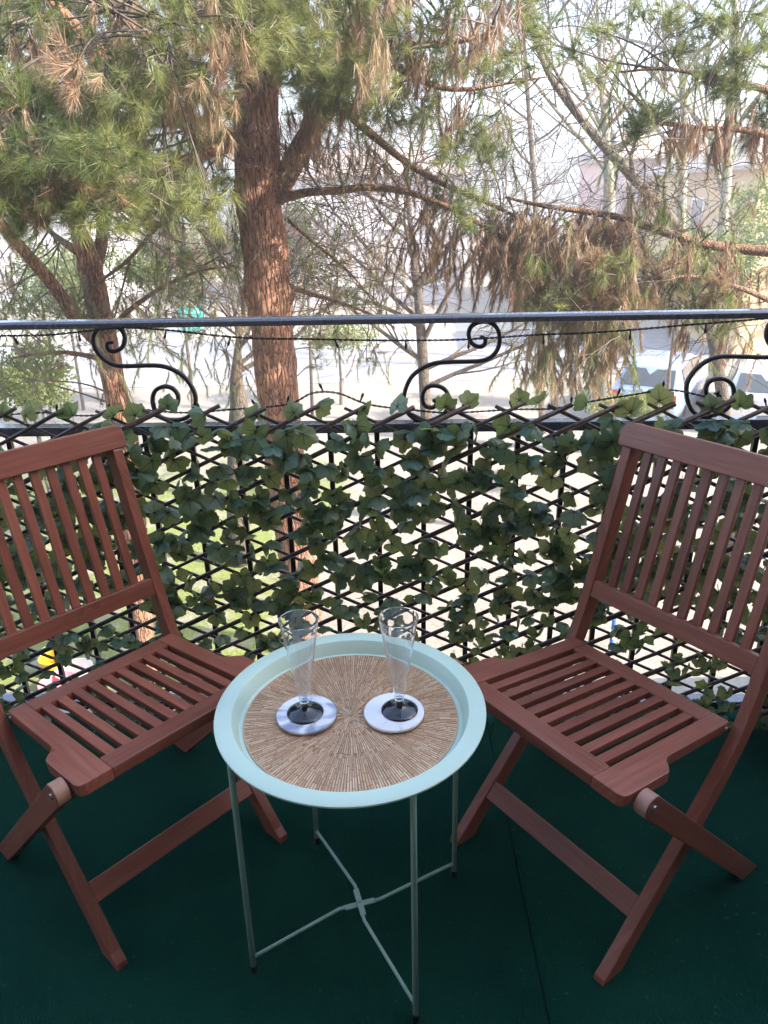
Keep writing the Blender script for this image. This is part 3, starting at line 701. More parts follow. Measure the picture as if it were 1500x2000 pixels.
for (ra, rb, cnt) in ((0.002, 0.020, 26), (0.020, 0.050, 72), (0.050, 0.098, 140), (0.098, 0.181, 236)):
    for i in range(cnt):
        a = 2 * math.pi * (i + rp.uniform(-0.10, 0.10)) / cnt; r = ra + (rp.uniform(-0.007, 0.007) if ra > 0.01 else 0); re = min(0.181, rb + (rp.uniform(-0.007, 0.007) if rb < 0.18 else 0))
        while r < re - 0.0015:
            L = rp.uniform(0.010, 0.034); r1 = min(re, r + L)
            if rb > 0.18 and r1 > re - 0.004: r1 = re
            wf = 2 * math.pi / cnt * 0.72
            dash(a, r, r1, min(r, 0.7 * r + 0.3 * rb) * wf, r1 * wf, rp.uniform(0.0016, 0.0024)); r = r1 + rp.uniform(0.0004, 0.0011)
dd = pyd('radial_dashes', vs, fs, M['copper'], pm); tag(dd, kind='stuff')
lathe('rim_band', [(0.1795, 0.0012), (0.1800, 0.0021), (0.1812, 0.0021), (0.1817, 0.0012)], M['copper'], pm, 96)

# coasters
def marble(name, veins):
    m, nt, out = new_mat(name)
    p = N(nt, 'ShaderNodeBsdfPrincipled'); nt.links.new(p.outputs[0], out.inputs[0])
    v = coords(nt, rot=(0, 0, 0.6))
    f = noise_tex(nt, v, 22, 4, 0.5); wv = N(nt, 'ShaderNodeTexNoise'); wv.inputs['Scale'].default_value = 15; wv.inputs['Detail'].default_value = 3; wv.inputs['Distortion'].default_value = 1.4
    nt.links.new(v, wv.inputs['Vector'])
    c = ramp(nt, [(0.40, (0.30, 0.33, 0.45)), (0.48, (0.52, 0.54, 0.63)), (0.54, (0.80, 0.80, 0.82))] if veins else [(0.30, (0.42, 0.42, 0.55)), (0.38, (0.80, 0.80, 0.82)), (0.6, (0.84, 0.84, 0.84))], wv.outputs['Fac'])
    nt.links.new(c.outputs[0], p.inputs['Base Color']); p.inputs['Roughness'].default_value = 0.10; p.inputs['Coat Weight'].default_value = 0.6; p.inputs['Coat Roughness'].default_value = 0.04
    return m
MATZ = TZ - 0.0243 + 0.0021
def coaster(px, py, mat, label):
    p = at_z(px, py, MATZ + 0.006); e = empty('coaster', (p.x, p.y, MATZ)); tag(e, label, 'coaster', 'round marble coasters')
    lathe('stone_disc', [(0, 0.0018), (0.0495, 0.0018), (0.0512, 0.003), (0.0514, 0.0062), (0.0505, 0.0072), (0, 0.0074)], mat, e, 64)
    lathe('cork_pad', [(0, 0.0), (0.0482, 0.0), (0.0482, 0.0018), (0, 0.0018)], M['wood_end'], e, 48)
    return p
c1 = coaster(599, 1394, marble('grey_veined_marble', True), 'white coaster with large grey marble patches under the left flute')
c2 = coaster(769.5, 1390, marble('white_marble', False), 'mostly white marble coaster under the right flute')
def clear_plastic():
    m, nt, out = new_mat('clear_plastic')
    g = N(nt, 'ShaderNodeBsdfGlass'); g.inputs['Roughness'].default_value = 0.0; g.inputs['IOR'].default_value = 1.48; g.inputs['Color'].default_value = (0.985, 0.99, 0.99, 1)
    df = N(nt, 'ShaderNodeBsdfTranslucent'); df.inputs[0].default_value = (0.85, 0.87, 0.9, 1)
    m2 = N(nt, 'ShaderNodeMixShader'); nt.links.new(noise_ramp(nt), m2.inputs[0])
    nt.links.new(g.outputs[0], m2.inputs[1]); nt.links.new(df.outputs[0], m2.inputs[2]); nt.links.new(m2.outputs[0], out.inputs[0])
    return m
def noise_ramp(nt):
    return ramp(nt, [(0.3, (0.03,) * 3), (0.7, (0.08,) * 3)], noise_tex(nt, coords(nt, (1, 1, 0.25)), 60, 3)).outputs[0]
M['clear'] = clear_plastic()
def flute(px, py, label):
    z0 = MATZ + 0.0075; p = at_z(px, py, z0 + 0.004); e = empty('champagne_flute', (p.x, p.y, z0)); tag(e, label, 'flute', 'plastic champagne flutes')
    lathe('base', [(0, 0.0), (0.0305, 0.0), (0.0312, 0.0012), (0.0300, 0.0026), (0.024, 0.0050), (0.015, 0.0082), (0.008, 0.0125), (0.0050, 0.0175), (0.0044, 0.0215), (0.0030, 0.0220), (0, 0.0220)], M['gloss_black'], e, 64)
    h0, h1 = 0.0222, 0.1825
    r0, r1 = 0.0078, 0.0322; t = 0.0010
    pr = [(0, h0), (r0 - 0.001, h0), (r0, h0 + 0.001)] + [(r0 + (r1 - r0) * k / 8, h0 + (h1 - h0) * k / 8) for k in range(1, 9)]
    pr += [(r1 + 0.0006, h1 + 0.0006), (r1 - t * 0.5, h1 + 0.0014), (r1 - t - 0.0006, h1 + 0.0004)] + [(r0 - t + (r1 - r0) * k / 8, h0 + 0.003 + (h1 - h0 - 0.003) * k / 8) for k in range(7, -1, -1)] + [(0, h0 + 0.002)]
    lathe('cup', pr, M['clear'], e, 72)
flute(596, 1388, 'clear plastic champagne flute with black base on the grey patched coaster')
flute(780.5, 1383, 'clear plastic champagne flute with black base on the mostly white coaster')

# ================================================================ FAIRY LIGHTS
def fairy(pts, step, label, seed, down=1):
    r = random.Random(seed); cv = catmull(pts, 16); e = empty('fairy_light_string', cv[0]); tag(e, label, 'fairy lights', 'black fairy light strings')
    for ph in (0.0, math.pi):                               # two twisted strands
        q = []; L = 0
        for i, p in enumerate(cv):
            if i: L += (cv[i] - cv[i - 1]).length
            a = L * 260 + ph; q.append(p - cv[0] + Vector((0, 0.0016 * math.cos(a), 0.0016 * math.sin(a))))
        tube('wire', q, 0.0013, M['wire'], e, 5)
    L = 0; nxt = step * 0.5
    for i in range(1, len(cv)):
        L += (cv[i] - cv[i - 1]).length
        if L > nxt:
            nxt += step * r.uniform(0.7, 1.3); p = cv[i] - cv[0]; dn = Vector((r.uniform(-0.4, 0.4), r.uniform(-0.3, 0.3), -1 if r.random() < 0.8 or down > 0 else 1)).normalized()
            if down < 0: dn.z = abs(dn.z)
            b = tube('bulb', [p, p + dn * 0.011, p + dn * 0.0112, p + dn * 0.017, p + dn * 0.021], [0.0016, 0.0022, 0.0030, 0.0030, 0.0014], M['wire'], e, 8)
fairy([onrail(a, b, -0.02) for a, b in [(-60,660),(5,656),(95,654),(185,645),(245,640),(330,645),(420,655),(500,661),(590,662),(683,664),(780,665),(880,664),(960,660),(1050,654),(1150,650),(1250,643),(1340,635),(1430,628),(1520,620)]], 0.19, 'black fairy light wire strung just below the handrail', 1)
fairy([onrail(a, b, -0.03) for a, b in [(-40,815),(80,806),(170,812),(260,800),(360,806),(450,800),(560,790),(610,768),(660,768),(720,790),(800,800),(880,806),(1000,800),(1080,798),(1150,785),(1230,772),(1310,762),(1390,778),(1470,795),(1540,790)]], 0.10, 'black fairy light wire tangled along the top edge of the ivy trellis', 2, -1)

# small brown plank box at the right end of the balcony
pb = empty('planter_box', (1.02, 1.50, 0), rad(-8)); tag(pb, 'dark brown wooden planter box at the right edge behind the chair', 'planter')
for i in range(3): box('plank', (-0.035 + 0.0, -0.14, 0.012 + i * 0.062), (-0.018, 0.14, 0.070 + i * 0.062), M['wood'], pb, 0.002)
for i in range(3): box('plank', (0.318, -0.14, 0.012 + i * 0.062), (0.335, 0.14, 0.070 + i * 0.062), M['wood'], pb, 0.002)
for i in range(3): box('plank', (-0.018, -0.157, 0.012 + i * 0.062), (0.318, -0.14, 0.070 + i * 0.062), M['wood'], pb, 0.002)
for i in range(3): box('plank', (-0.018, 0.14, 0.012 + i * 0.062), (0.318, 0.157, 0.070 + i * 0.062), M['wood'], pb, 0.002)
box('soil', (-0.016, -0.138, 0.02), (0.316, 0.138, 0.165), principled('potting_soil', (0.03, 0.02, 0.014), 0.95, nscale=60, bumps=1, bscale=80), pb)
for o in [c for c in bpy.data.objects if c.parent == pb and c.name.startswith('plank')]: set_uv(o.data, (1, 0, 0) if abs(o.data.vertices[0].co.y) > 0.139 else (0, 1, 0), (0, 0, 1))

#=TREES=
# ================================================================ TREES
def mpp(Y): return (at_y(751, 500, Y) - at_y(750, 500, Y)).length
def tri_needles(P, A, K, L, w, spread, droop, rng, back=0.06, tint=None):
    """P tuft tips (n,3), A axes (n,3); K needles each -> triangles and tints"""
    n = len(P); idx = np.repeat(np.arange(n), K); m = n * K
    ax = A[idx]; rv = rng.normal(size=(m, 3)); rv -= (rv * ax).sum(1)[:, None] * ax; rv /= np.linalg.norm(rv, axis=1)[:, None] + 1e-9
    th = np.abs(rng.normal(0, 1, m)) * spread + 0.12
    d = ax * np.cos(th)[:, None] + rv * np.sin(th)[:, None]; d[:, 2] -= droop * rng.random(m); d /= np.linalg.norm(d, axis=1)[:, None]
    b = P[idx] - ax * (rng.random(m) * back)[:, None]
    ln = L * rng.uniform(0.7, 1.15, m)
    wv = np.cross(d, rng.normal(size=(m, 3))); wv /= np.linalg.norm(wv, axis=1)[:, None] + 1e-9; wv *= w / 2
    V = np.stack([b - wv, b + wv, b + d * ln[:, None]], 1)
    t = (rng.random(n) if tint is None else tint)[idx] + rng.normal(0, 0.10, m)
    return V, np.clip(t, 0, 1)
def norm(a): return a / (np.linalg.norm(a, axis=-1)[..., None] + 1e-9)

class Pine:
    def __init__(s, name, label, base, seed, group='pine trees in the garden'):
        s.root = empty(name, base); tag(s.root, label, 'tree', group); s.base = Vector(base)
        s.anchors = []; s.tw = Tubes(); s.rng = np.random.default_rng(seed); s.r = random.Random(seed)
        s.G = []; s.Gt = []; s.Dd = []; s.Dt = []
    def limb(s, name, pix, mat, sides=14, sub=6, wob=0.0, anchor=True):
        """pix: (px, py, Y, width_px)"""
        pts = catmull([at_y(a, b, Y) for a, b, Y, w in pix], sub)
        ws = catmull([Vector((w * mpp(Y) / 2, 0, 0)) for a, b, Y, w in pix], sub)
        rr = [max(0.003, w.x) for w in ws]
        if wob: pts = [p + Vector((noise.noise(p * 2.1), noise.noise(p * 2.1 + Vector((9, 0, 0))), 0)) * wob for p in pts]
        if anchor: s.anchors += pts
        o = tube(name, [p - s.base for p in pts], rr, mat, s.root, sides); return o
    def trunk(s, pix, mat, knots=(), sides=56, sub=22):
        pts = catmull([at_y(a, b, Y) for a, b, Y, w in pix], sub)
        ws = [v.x for v in catmull([Vector((w * mpp(Y) / 2, 0, 0)) for a, b, Y, w in pix], sub)]
        vs, fs = [], []; n = len(pts)
        kn = [(at_y(a, b, Y), amp, rad_) for a, b, Y, amp, rad_ in knots]
        for i, p in enumerate(pts):
            for k in range(sides):
                a = 2 * math.pi * k / sides; nrm = Vector((math.cos(a), math.sin(a), 0)); q = p + nrm * ws[i]
                f = 0.035 * noise.noise(Vector((q.x * 4, q.y * 4, q.z * 2))) + 0.016 * noise.noise(Vector((q.x * 16, q.y * 16, q.z * 5)))
                f += -0.012 * abs(noise.noise(Vector((q.x * 30, q.y * 30, q.z * 9))))
                for kp, amp, kr in kn: f += amp * math.exp(-((q - kp).length / kr) ** 2)
                vs.append(q + nrm * f - s.base)
        for i in range(n - 1):
            for k in range(sides): fs.append((i * sides + k, i * sides + (k + 1) % sides, (i + 1) * sides + (k + 1) % sides, (i + 1) * sides + k))
        s.anchors += pts[: n * 2 // 3]
        return pyd('trunk', vs, fs, mat, s.root, True)
    def clump(s, px, py, Y, rx, ry, n, kind, dz=0.35, hang=False, K=64, L=0.125, tint=None, twigs=True, stem=True):
        c = at_y(px, py, Y); k = mpp(Y); rng = s.rng
        u = rng.normal(size=(n, 3)); u = norm(u) * (rng.random((n, 1)) ** 0.45)
        P = np.array(c) + u * np.array([rx * k, dz, ry * k])
        an = s.r.choice(sorted(s.anchors, key=lambda a: (a - c).length + 0.8 * max(0, c.z - a.z - 0.5))[:14]) if s.anchors else c
        mid = (an + c) / 2 + Vector((0, 0, 0.10 if not hang else 0.05)) * (an - c).length
        if stem and (an - c).length > 0.12:
            ll = (an - c).length
            pts = catmull([an, an.lerp(mid, 0.6) + Vector((s.r.uniform(-.05, .05), 0, s.r.uniform(-.05, .05))) * ll, mid.lerp(c, 0.5) + Vector((0, 0, 0.04 * ll)), c], 5)
            s.tw.add([p - s.base for p in pts], [0.010 * (1 - 0.7 * i / (len(pts) - 1)) * min(1.4, 0.6 + 0.3 * ll) for i in range(len(pts))], 5, False)
            spine = pts[len(pts) // 2:]
        else: spine = [c]
        sp = np.array([tuple(q) for q in spine]); bi = rng.integers(0, len(sp), n); B = sp[bi]
        if hang: B = P + np.array([0, 0, 1]) * rng.uniform(0.05, 0.25, (n, 1)) + rng.normal(0, 0.03, (n, 3))
        A = norm(P - B + np.array([0, 0, 0.03]))
        if hang: A = norm(A * 0.5 + np.array([0, 0, -1.0]) + rng.normal(0, 0.18, (n, 3)))
        else: A = norm(A + rng.normal(0, 0.35, (n, 3)) + np.array([0, 0, 0.15]))
        if twigs:
            for i in range(n):
                if s.r.random() < (0.6 if not hang else 0.4):
                    p, b = Vector(P[i]), Vector(B[i])
                    if (p - b).length > 0.5: b = p.lerp(b, 0.5 / (p - b).length)
                    m_ = (p + b) / 2 + Vector((s.r.uniform(-.03, .03), s.r.uniform(-.03, .03), -0.03))
                    s.tw.add([b - s.base, m_ - s.base, p - s.base], [0.0034, 0.0026, 0.0016], 3, False)
        P = P - np.array(s.base)
        tt = None if tint is None else np.clip(rng.normal(tint, 0.16, n), 0, 1)
        if kind == 'g':
            V, t = tri_needles(P, A, K, L, 0.0031, 0.60, 0.22, rng, 0.07, tt); s.G.append(V); s.Gt.append(t)
        else:
            V, t = tri_needles(P, A, K, L * 1.05, 0.0038, 0.30 if hang else 0.42, 0.5, rng, 0.13 if hang else 0.08, tt); s.Dd.append(V); s.Dt.append(t)
    def strand(s, px, py, Y, ln, kind, tint, K=13, wid=0.40):
        r = s.r; p = at_y(px, py, Y); d = Vector((r.gauss(0, .45), r.gauss(0, .35), -0.35)); pts = [p]
        n = max(4, int(ln / 0.045))
        for i in range(n):
            d = (d + Vector((r.gauss(0, .16), r.gauss(0, .16), -0.16))).normalized(); p = p + d * (ln / n); pts.append(p)
        s.tw.add([q - s.base for q in pts[::2]], [0.0036 * (1 - 0.6 * i / len(pts[::2])) for i in range(len(pts[::2]))], 3, False)
        P = np.array([tuple(q - s.base) for q in pts[1:]]); T = norm(np.diff(np.array([tuple(q) for q in pts]), axis=0))
        P = np.repeat(P, 2, 0); T = np.repeat(T, 2, 0); m = len(P)
        A = norm(T * 0.8 + s.rng.normal(0, wid, (m, 3)) + np.array([0, 0, -0.55]))
        tt = np.clip(s.rng.normal(tint, 0.12, m), 0, 1)
        V, t = tri_needles(P, A, K, 0.10, 0.0032, 0.24, 0.5, s.rng, 0.03, tt)
        if kind == 'g': s.G.append(V); s.Gt.append(t)
        else: s.Dd.append(V); s.Dt.append(t)
    def bare_twigs(s, px, py, Y, rx, ry, n, ln=0.5, dz=0.5):
        k = mpp(Y)
        for _ in range(n):
            c = at_y(px + s.r.uniform(-rx, rx), py + s.r.uniform(-ry, ry), Y + s.r.uniform(-dz, dz)); d = Vector((s.r.gauss(0, 1), s.r.gauss(0, 0.6), s.r.gauss(-0.1, 0.6))).normalized()
            l = ln * s.r.uniform(0.5, 1.2); p = [c - s.base]
            for j in range(5):
                d = (d + Vector((s.r.gauss(0, .22), s.r.gauss(0, .22), s.r.gauss(0, .22)))).normalized(); p.append(p[-1] + d * l / 5)
                if s.r.random() < 0.75:
                    e = (d + Vector((s.r.gauss(0, .6), s.r.gauss(0, .6), s.r.gauss(0, .6)))).normalized()
                    s.tw.add([p[-1], p[-1] + e * l * 0.2, p[-1] + e * l * 0.32 + Vector((0, 0, 0.02))], [0.0026, 0.002, 0.001], 3, False)
            s.tw.add(p, [0.0046 * (1 - 0.13 * i) for i in range(len(p))], 4, False)
    def finish(s):
        if s.tw.v: s.tw.build('twigs', M['twig'], s.root)
        if s.G: tri_cloud('green_needles', np.concatenate(s.G), M['needle'], np.concatenate(s.Gt), s.root)
        if s.Dd: tri_cloud('dry_needles', np.concatenate(s.Dd), M['dry_needle'], np.concatenate(s.Dt), s.root)

# ---- the big pine beside the balcony
p1 = Pine('pine_tree', 'tall pine with thick straight orange trunk just beyond the railing', at_y(601, 1345, 7.0), 1)
p1.trunk([(606,1400,7.0,108),(601,1345,7.0,96),(590,1190,7.0,88),(570,1020,7.0,84),(553,860,7.0,82),(543,760,7.0,81),(533,660,7.0,84),(527,590,7.0,88),(521,520,7.0,88),(516,470,7.0,90),(508,400,7.0,86),(502,320,7.0,86),(500,230,7.0,84),(502,120,7.0,78),(505,0,7.0,70),(508,-150,7.0,62),(512,-400,7.0,46)], M['pine_bark'],
         knots=[(536,488,6.80,0.060,0.075),(542,492,6.79,-0.075,0.028),(565,500,6.9,0.04,0.07),(500,505,6.85,0.03,0.06),(482,576,6.9,0.06,0.055),(566,575,6.95,0.04,0.06),(535,580,6.8,0.025,0.05),(538,678,6.80,0.045,0.05),(538,682,6.79,-0.05,0.02),(465,383,6.9,0.05,0.06),(520,385,6.8,0.03,0.06)])
LM = M['pine_limb']
p1.limb('limb', [(535,390,7.0,40),(558,345,7.0,42),(585,295,7.05,42),(622,235,7.15,40),(668,165,7.3,36),(725,80,7.5,30),(790,-20,7.7,24),(850,-140,7.9,16)], LM)
p1.limb('limb', [(545,388,6.95,20),(600,376,6.85,15),(660,372,6.75,14),(725,366,6.7,13),(800,376,6.6,12),(870,402,6.5,11),(940,440,6.45,9),(1000,480,6.4,7),(1060,540,6.4,4)], LM, wob=0.02)
p1.limb('limb', [(650,190,7.2,20),(690,232,7.1,17),(740,275,7.0,15),(795,318,6.9,13),(850,352,6.8,11),(900,375,6.75,10),(960,400,6.7,8),(1010,425,6.7,6),(1050,455,6.7,3)], LM, wob=0.02)
p1.limb('limb', [(490,290,7.0,44),(420,262,6.9,40),(345,225,6.7,37),(270,172,6.5,34),(215,125,6.3,32),(150,60,6.0,28),(80,-20,5.8,22)], M['pine_bark'])
p1.limb('limb', [(490,230,6.95,26),(420,190,6.5,20),(340,120,6.0,16),(270,60,5.5,12),(200,10,5.1,8)], LM, wob=0.03)
p1.limb('limb', [(520,130,6.95,30),(600,110,6.6,22),(700,90,6.3,17),(800,90,6.1,13),(900,80,6.0,9),(980,60,5.9,5)], LM, wob=0.03)
p1.limb('limb', [(510,60,6.95,30),(460,40,6.4,22),(400,30,5.8,16),(330,40,5.2,11),(280,70,4.8,7)], LM, wob=0.03)
p1.limb('limb', [(495,270,6.95,26),(400,300,6.4,20),(300,330,5.8,16),(200,350,5.3,12),(100,360,4.9,9),(0,380,4.6,6)], LM, wob=0.04)
p1.limb('limb', [(565,560,7.0,11),(610,575,7.1,9),(660,590,7.2,7),(720,612,7.3,5),(770,640,7.4,3)], LM, wob=0.02)
p1.limb('limb', [(562,430,7.0,7),(610,470,7.1,6),(680,530,7.2,5),(740,600,7.3,3)], LM, wob=0.02)
p1.limb('limb', [(720,95,6.3,14),(830,160,6.2,11),(900,175,6.2,8),(980,165,6.2,5),(1070,150,6.2,3)], LM, wob=0.02)
rr_ = random.Random(77)
def field(x0, x1, y0, y1, step, fn):
    y = y0
    while y < y1:
        x = x0
        while x < x1:
            fn(x + rr_.uniform(-.45, .45) * step, y + rr_.uniform(-.45, .45) * step); x += step
        y += step
def left_crown(x, y):
    Y = rr_.uniform(4.3, 8.2)
    if y > 400 and x > 250: return
    if 430 < x < 580 and y > 190 and Y < 7.6: return
    q = noise.noise(Vector((x * 0.011, y * 0.011, 4)))
    if noise.noise(Vector((x * 0.017, y * 0.017, 31))) > 0.44: return
    dry = q + rr_.uniform(-.25, .25) > 0.10
    tn = 0.42 + 0.5 * noise.noise(Vector((x * 0.008, y * 0.008, 14))) + (0.25 if x > 220 else -0.1)
    sc = 6.0 / Y
    if dry: p1.clump(x, y, Y, 48 * sc, 52 * sc, 13, 'd', 0.3, hang=rr_.random() < 0.6, tint=0.25 + 0.5 * rr_.random())
    else: p1.clump(x, y, Y, 50 * sc, 46 * sc, 15, 'g', 0.3, tint=tn)
field(-60, 520, -80, 420, 37, left_crown)
def top_mid(x, y):
    Y = rr_.uniform(5.0, 7.6)
    if 450 < x < 560 and y > 150 and Y < 7.3: return
    dry = noise.noise(Vector((x * 0.012, y * 0.012, 8))) > 0.22
    p1.clump(x, y, Y, 48, 44, 13, 'd' if dry else 'g', 0.3, hang=dry, tint=0.55 + 0.35 * noise.noise(Vector((x * 0.01, y * 0.01, 44))))
field(470, 770, -80, 175, 35, top_mid)
def top_right(x, y):
    if noise.noise(Vector((x * 0.012, y * 0.014, 61))) > 0.12: return
    Y = rr_.uniform(5.2, 7.0); dry = rr_.random() < 0.3
    p1.clump(x, y, Y, 46, 40, 8, 'd' if dry else 'g', 0.3, hang=dry, tint=0.3 + 0.3 * rr_.random())
field(730, 1080, -80, 150, 36, top_right)
for (x, y, n, kd, tn) in [(610,235,10,'g',.6),(650,170,18,'g',.8),(690,140,16,'g',.7),(600,250,14,'d',.2),(630,250,10,'d',.3),(575,300,8,'d',.2),(905,265,18,'g',.9),(945,300,20,'g',.95),(880,300,12,'g',.8),(870,240,10,'d',.4),(960,250,8,'g',.5),
                          (870,390,12,'g',.3),(905,415,12,'g',.2),(930,395,8,'g',.4),(945,430,8,'g',.2),(850,410,8,'d',.2),(720,215,12,'g',.3),(780,180,12,'g',.4),(820,210,12,'g',.3),(760,240,8,'g',.2),(840,170,10,'d',.5),(310,390,12,'g',.9),(360,400,12,'g',.95),(300,420,8,'d',.3)]:
    p1.clump(x, y, 6.4 + rr_.uniform(-.4, .4), 40, 34, n, kd, 0.22, hang=(kd == 'd'), tint=tn)
# dry needles hanging along the two right-hand limbs
for i in range(95):
    x = rr_.uniform(790, 1060); yb = 400 + (x - 790) * 0.08 + rr_.uniform(-12, 90)
    p1.strand(x, yb, 6.5 + rr_.uniform(-.35, .35), rr_.uniform(.25, .60), 'd', rr_.uniform(.05, .8))
for i in range(60):
    x = rr_.uniform(590, 860); yb = 250 + max(0, x - 680) * 0.5
    p1.strand(x, yb + rr_.uniform(-10, 70), 6.9 + rr_.uniform(-.25, .25), rr_.uniform(.10, .26), 'd', rr_.uniform(.1, .7), 9)
for i in range(120):
    p1.strand(rr_.uniform(-20, 470), rr_.uniform(-40, 380), rr_.uniform(4.8, 7.4), rr_.uniform(.15, .40), 'd' if rr_.random() < .6 else 'g', rr_.uniform(.2, .9), 12)
p1.bare_twigs(680, 460, 7.3, 130, 160, 110, 0.75); p1.bare_twigs(330, 420, 6.8, 120, 60, 26, 0.6); p1.bare_twigs(880, 300, 6.8, 120, 120, 36, 0.55); p1.bare_twigs(500, 280, 6.6, 70, 60, 16, 0.5)
for i in range(26): p1.clump(rr_.uniform(590, 770), rr_.uniform(500, 720), 7.3 + rr_.uniform(-.3, .5), 24, 22, 4, 'g' if rr_.random() < .6 else 'd', 0.2, tint=.8, K=34)
for (x, y) in [(600,215),(625,190),(660,200),(640,150),(700,120),(720,160),(600,150),(570,130),(680,230),(740,200),(800,140),(850,130),(760,110),(820,90)]:
    p1.clump(x, y, 6.5 + rr_.uniform(-.5, .3), 44, 36, 13, 'g', 0.25, tint=rr_.uniform(.4, .9))
for i in range(90):
    p1.strand(rr_.uniform(600, 1000), rr_.uniform(120, 330), 6.9 + rr_.uniform(-.5, 1.2), rr_.uniform(.15, .4), 'g' if rr_.random() < .6 else 'd', rr_.uniform(.3, 1), 9)
for i in range(70):
    p1.strand(rr_.uniform(590, 800), rr_.uniform(400, 690), 7.6 + rr_.uniform(-.4, 1.2), rr_.uniform(.2, .5), 'g' if rr_.random() < .55 else 'd', rr_.uniform(.6, 1), 7)
p1.bare_twigs(760, 300, 7.2, 160, 130, 60, 0.7); p1.bare_twigs(1000, 280, 7.2, 160, 140, 50, 0.7)
p1.finish()

# ---- the pine on the left
p2 = Pine('pine_tree', 'smaller leaning pine with forked trunk at the left beyond the railing', at_y(283, 1320, 7.4), 2)
p2.trunk([(285,1370,7.4,66),(283,1320,7.4,62),(276,1200,7.4,56),(258,960,7.4,53),(240,830,7.4,52),(222,740,7.4,50),(207,660,7.4,48),(190,580,7.4,42),(172,510,7.4,40),(155,455,7.4,40),(128,400,7.4,34),(95,330,7.3,30),(60,240,7.2,24),(20,140,7.1,16)], M['pine_bark'], sides=40, sub=14)
p2.limb('limb', [(205,680,7.4,30),(170,645,7.3,30),(138,605,7.2,28),(98,550,7.1,26),(50,494,7.0,24),(2,440,6.9,23),(-60,370,6.8,20)], M['pine_bark'])
p2.limb('limb', [(180,540,7.4,24),(195,490,7.5,24),(200,430,7.6,22),(185,340,7.7,18),(170,260,7.8,14)], LM)
p2.limb('limb', [(150,490,7.4,18),(120,470,7.6,13),(95,450,7.8,9),(60,420,8.0,6)], LM)
p2.limb('limb', [(150,590,7.3,5),(200,548,7.2,6),(250,508,7.1,7),(290,460,7.0,7),(315,440,6.9,6),(350,425,6.9,4)], LM, wob=0.02)
p2.limb('limb', [(255,505,7.1,5),(240,560,7.1,4),(225,620,7.1,3)], LM, wob=0.02)
p2.limb('limb', [(205,660,7.4,14),(260,600,7.2,10),(320,560,7.0,8),(390,530,6.9,6),(450,520,6.8,4)], LM, wob=0.03)
p2.limb('limb', [(205,700,7.4,12),(140,690,7.1,9),(80,690,6.9,7),(20,700,6.7,4)], LM, wob=0.03)
def left_low(x, y):
    if rr_.random() < 0.34: return
    dry = rr_.random() < 0.28
    p2.clump(x, y, rr_.uniform(6.4, 8.4), 34, 34, 8, 'd' if dry else 'g', 0.3, hang=rr_.random() < 0.5, tint=(rr_.uniform(.3, .9) if dry else rr_.uniform(.5, .95)), K=38)
field(250, 480, 480, 640, 38, left_low)
field(-30, 110, 560, 800, 40, left_low)
field(100, 330, 610, 720, 42, left_low)
field(240, 470, 400, 480, 52, left_low)
def near_left(x, y): p2.clump(x, y, rr_.uniform(4.0, 5.2), 60, 50, 13, 'g', 0.3, tint=rr_.uniform(.1, .45))
field(-50, 230, 270, 430, 48, near_left)
p2.bare_twigs(250, 520, 7.4, 230, 100, 60, 0.6); p2.bare_twigs(100, 680, 7.2, 120, 90, 26, 0.6)
for i in range(170):
    p2.strand(rr_.uniform(-20, 490), rr_.uniform(440, 740), 7.4 + rr_.uniform(-.8, 1.6), rr_.uniform(.2, .55), 'g' if rr_.random() < .72 else 'd', rr_.uniform(.55, 1), 9)
p2.bare_twigs(330, 560, 7.6, 150, 120, 50, 0.7)
p2.finish()

# ---- the pine whose bough reaches in from the right
b3 = at_y(1640, 1330, 6.2); b3.z = GROUND
p3 = Pine('pine_tree', 'pine bough with green and dry needles reaching in from the right edge', b3, 3)
p3.trunk([(1640,1500,6.2,100),(1650,900,6.2,84),(1650,500,6.2,76),(1645,200,6.2,66),(1640,-200,6.2,46)], M['pine_bark'], sides=24, sub=8)
p3.limb('limb', [(1640,520,6.2,30),(1560,497,6.2,24),(1490,490,6.25,21),(1420,484,6.3,18),(1350,470,6.3,17),(1280,447,6.35,16),(1210,425,6.4,13),(1140,413,6.4,11),(1080,405,6.4,9),(1030,396,6.4,7),(985,385,6.4,4)], LM, wob=0.015)
p3.limb('limb', [(1640,250,6.2,26),(1560,200,6.2,18),(1480,170,6.2,13),(1400,150,6.2,9),(1300,135,6.2,6),(1210,140,6.2,3)], LM, wob=0.03)
p3.limb('limb', [(1640,330,6.2,22),(1540,280,6.2,15),(1450,255,6.2,11),(1360,250,6.2,8),(1270,240,6.2,5)], LM, wob=0.03)
p3.limb('limb', [(1640,640,6.2,20),(1540,600,6.1,13),(1440,560,6.0,9),(1330,540,6.0,7),(1220,560,6.0,5),(1130,600,6.0,3)], LM, wob=0.03)
p3.limb('limb', [(1500,520,6.2,5),(1450,560,6.1,5),(1415,610,6.0,4),(1380,650,6.0,3)], LM)
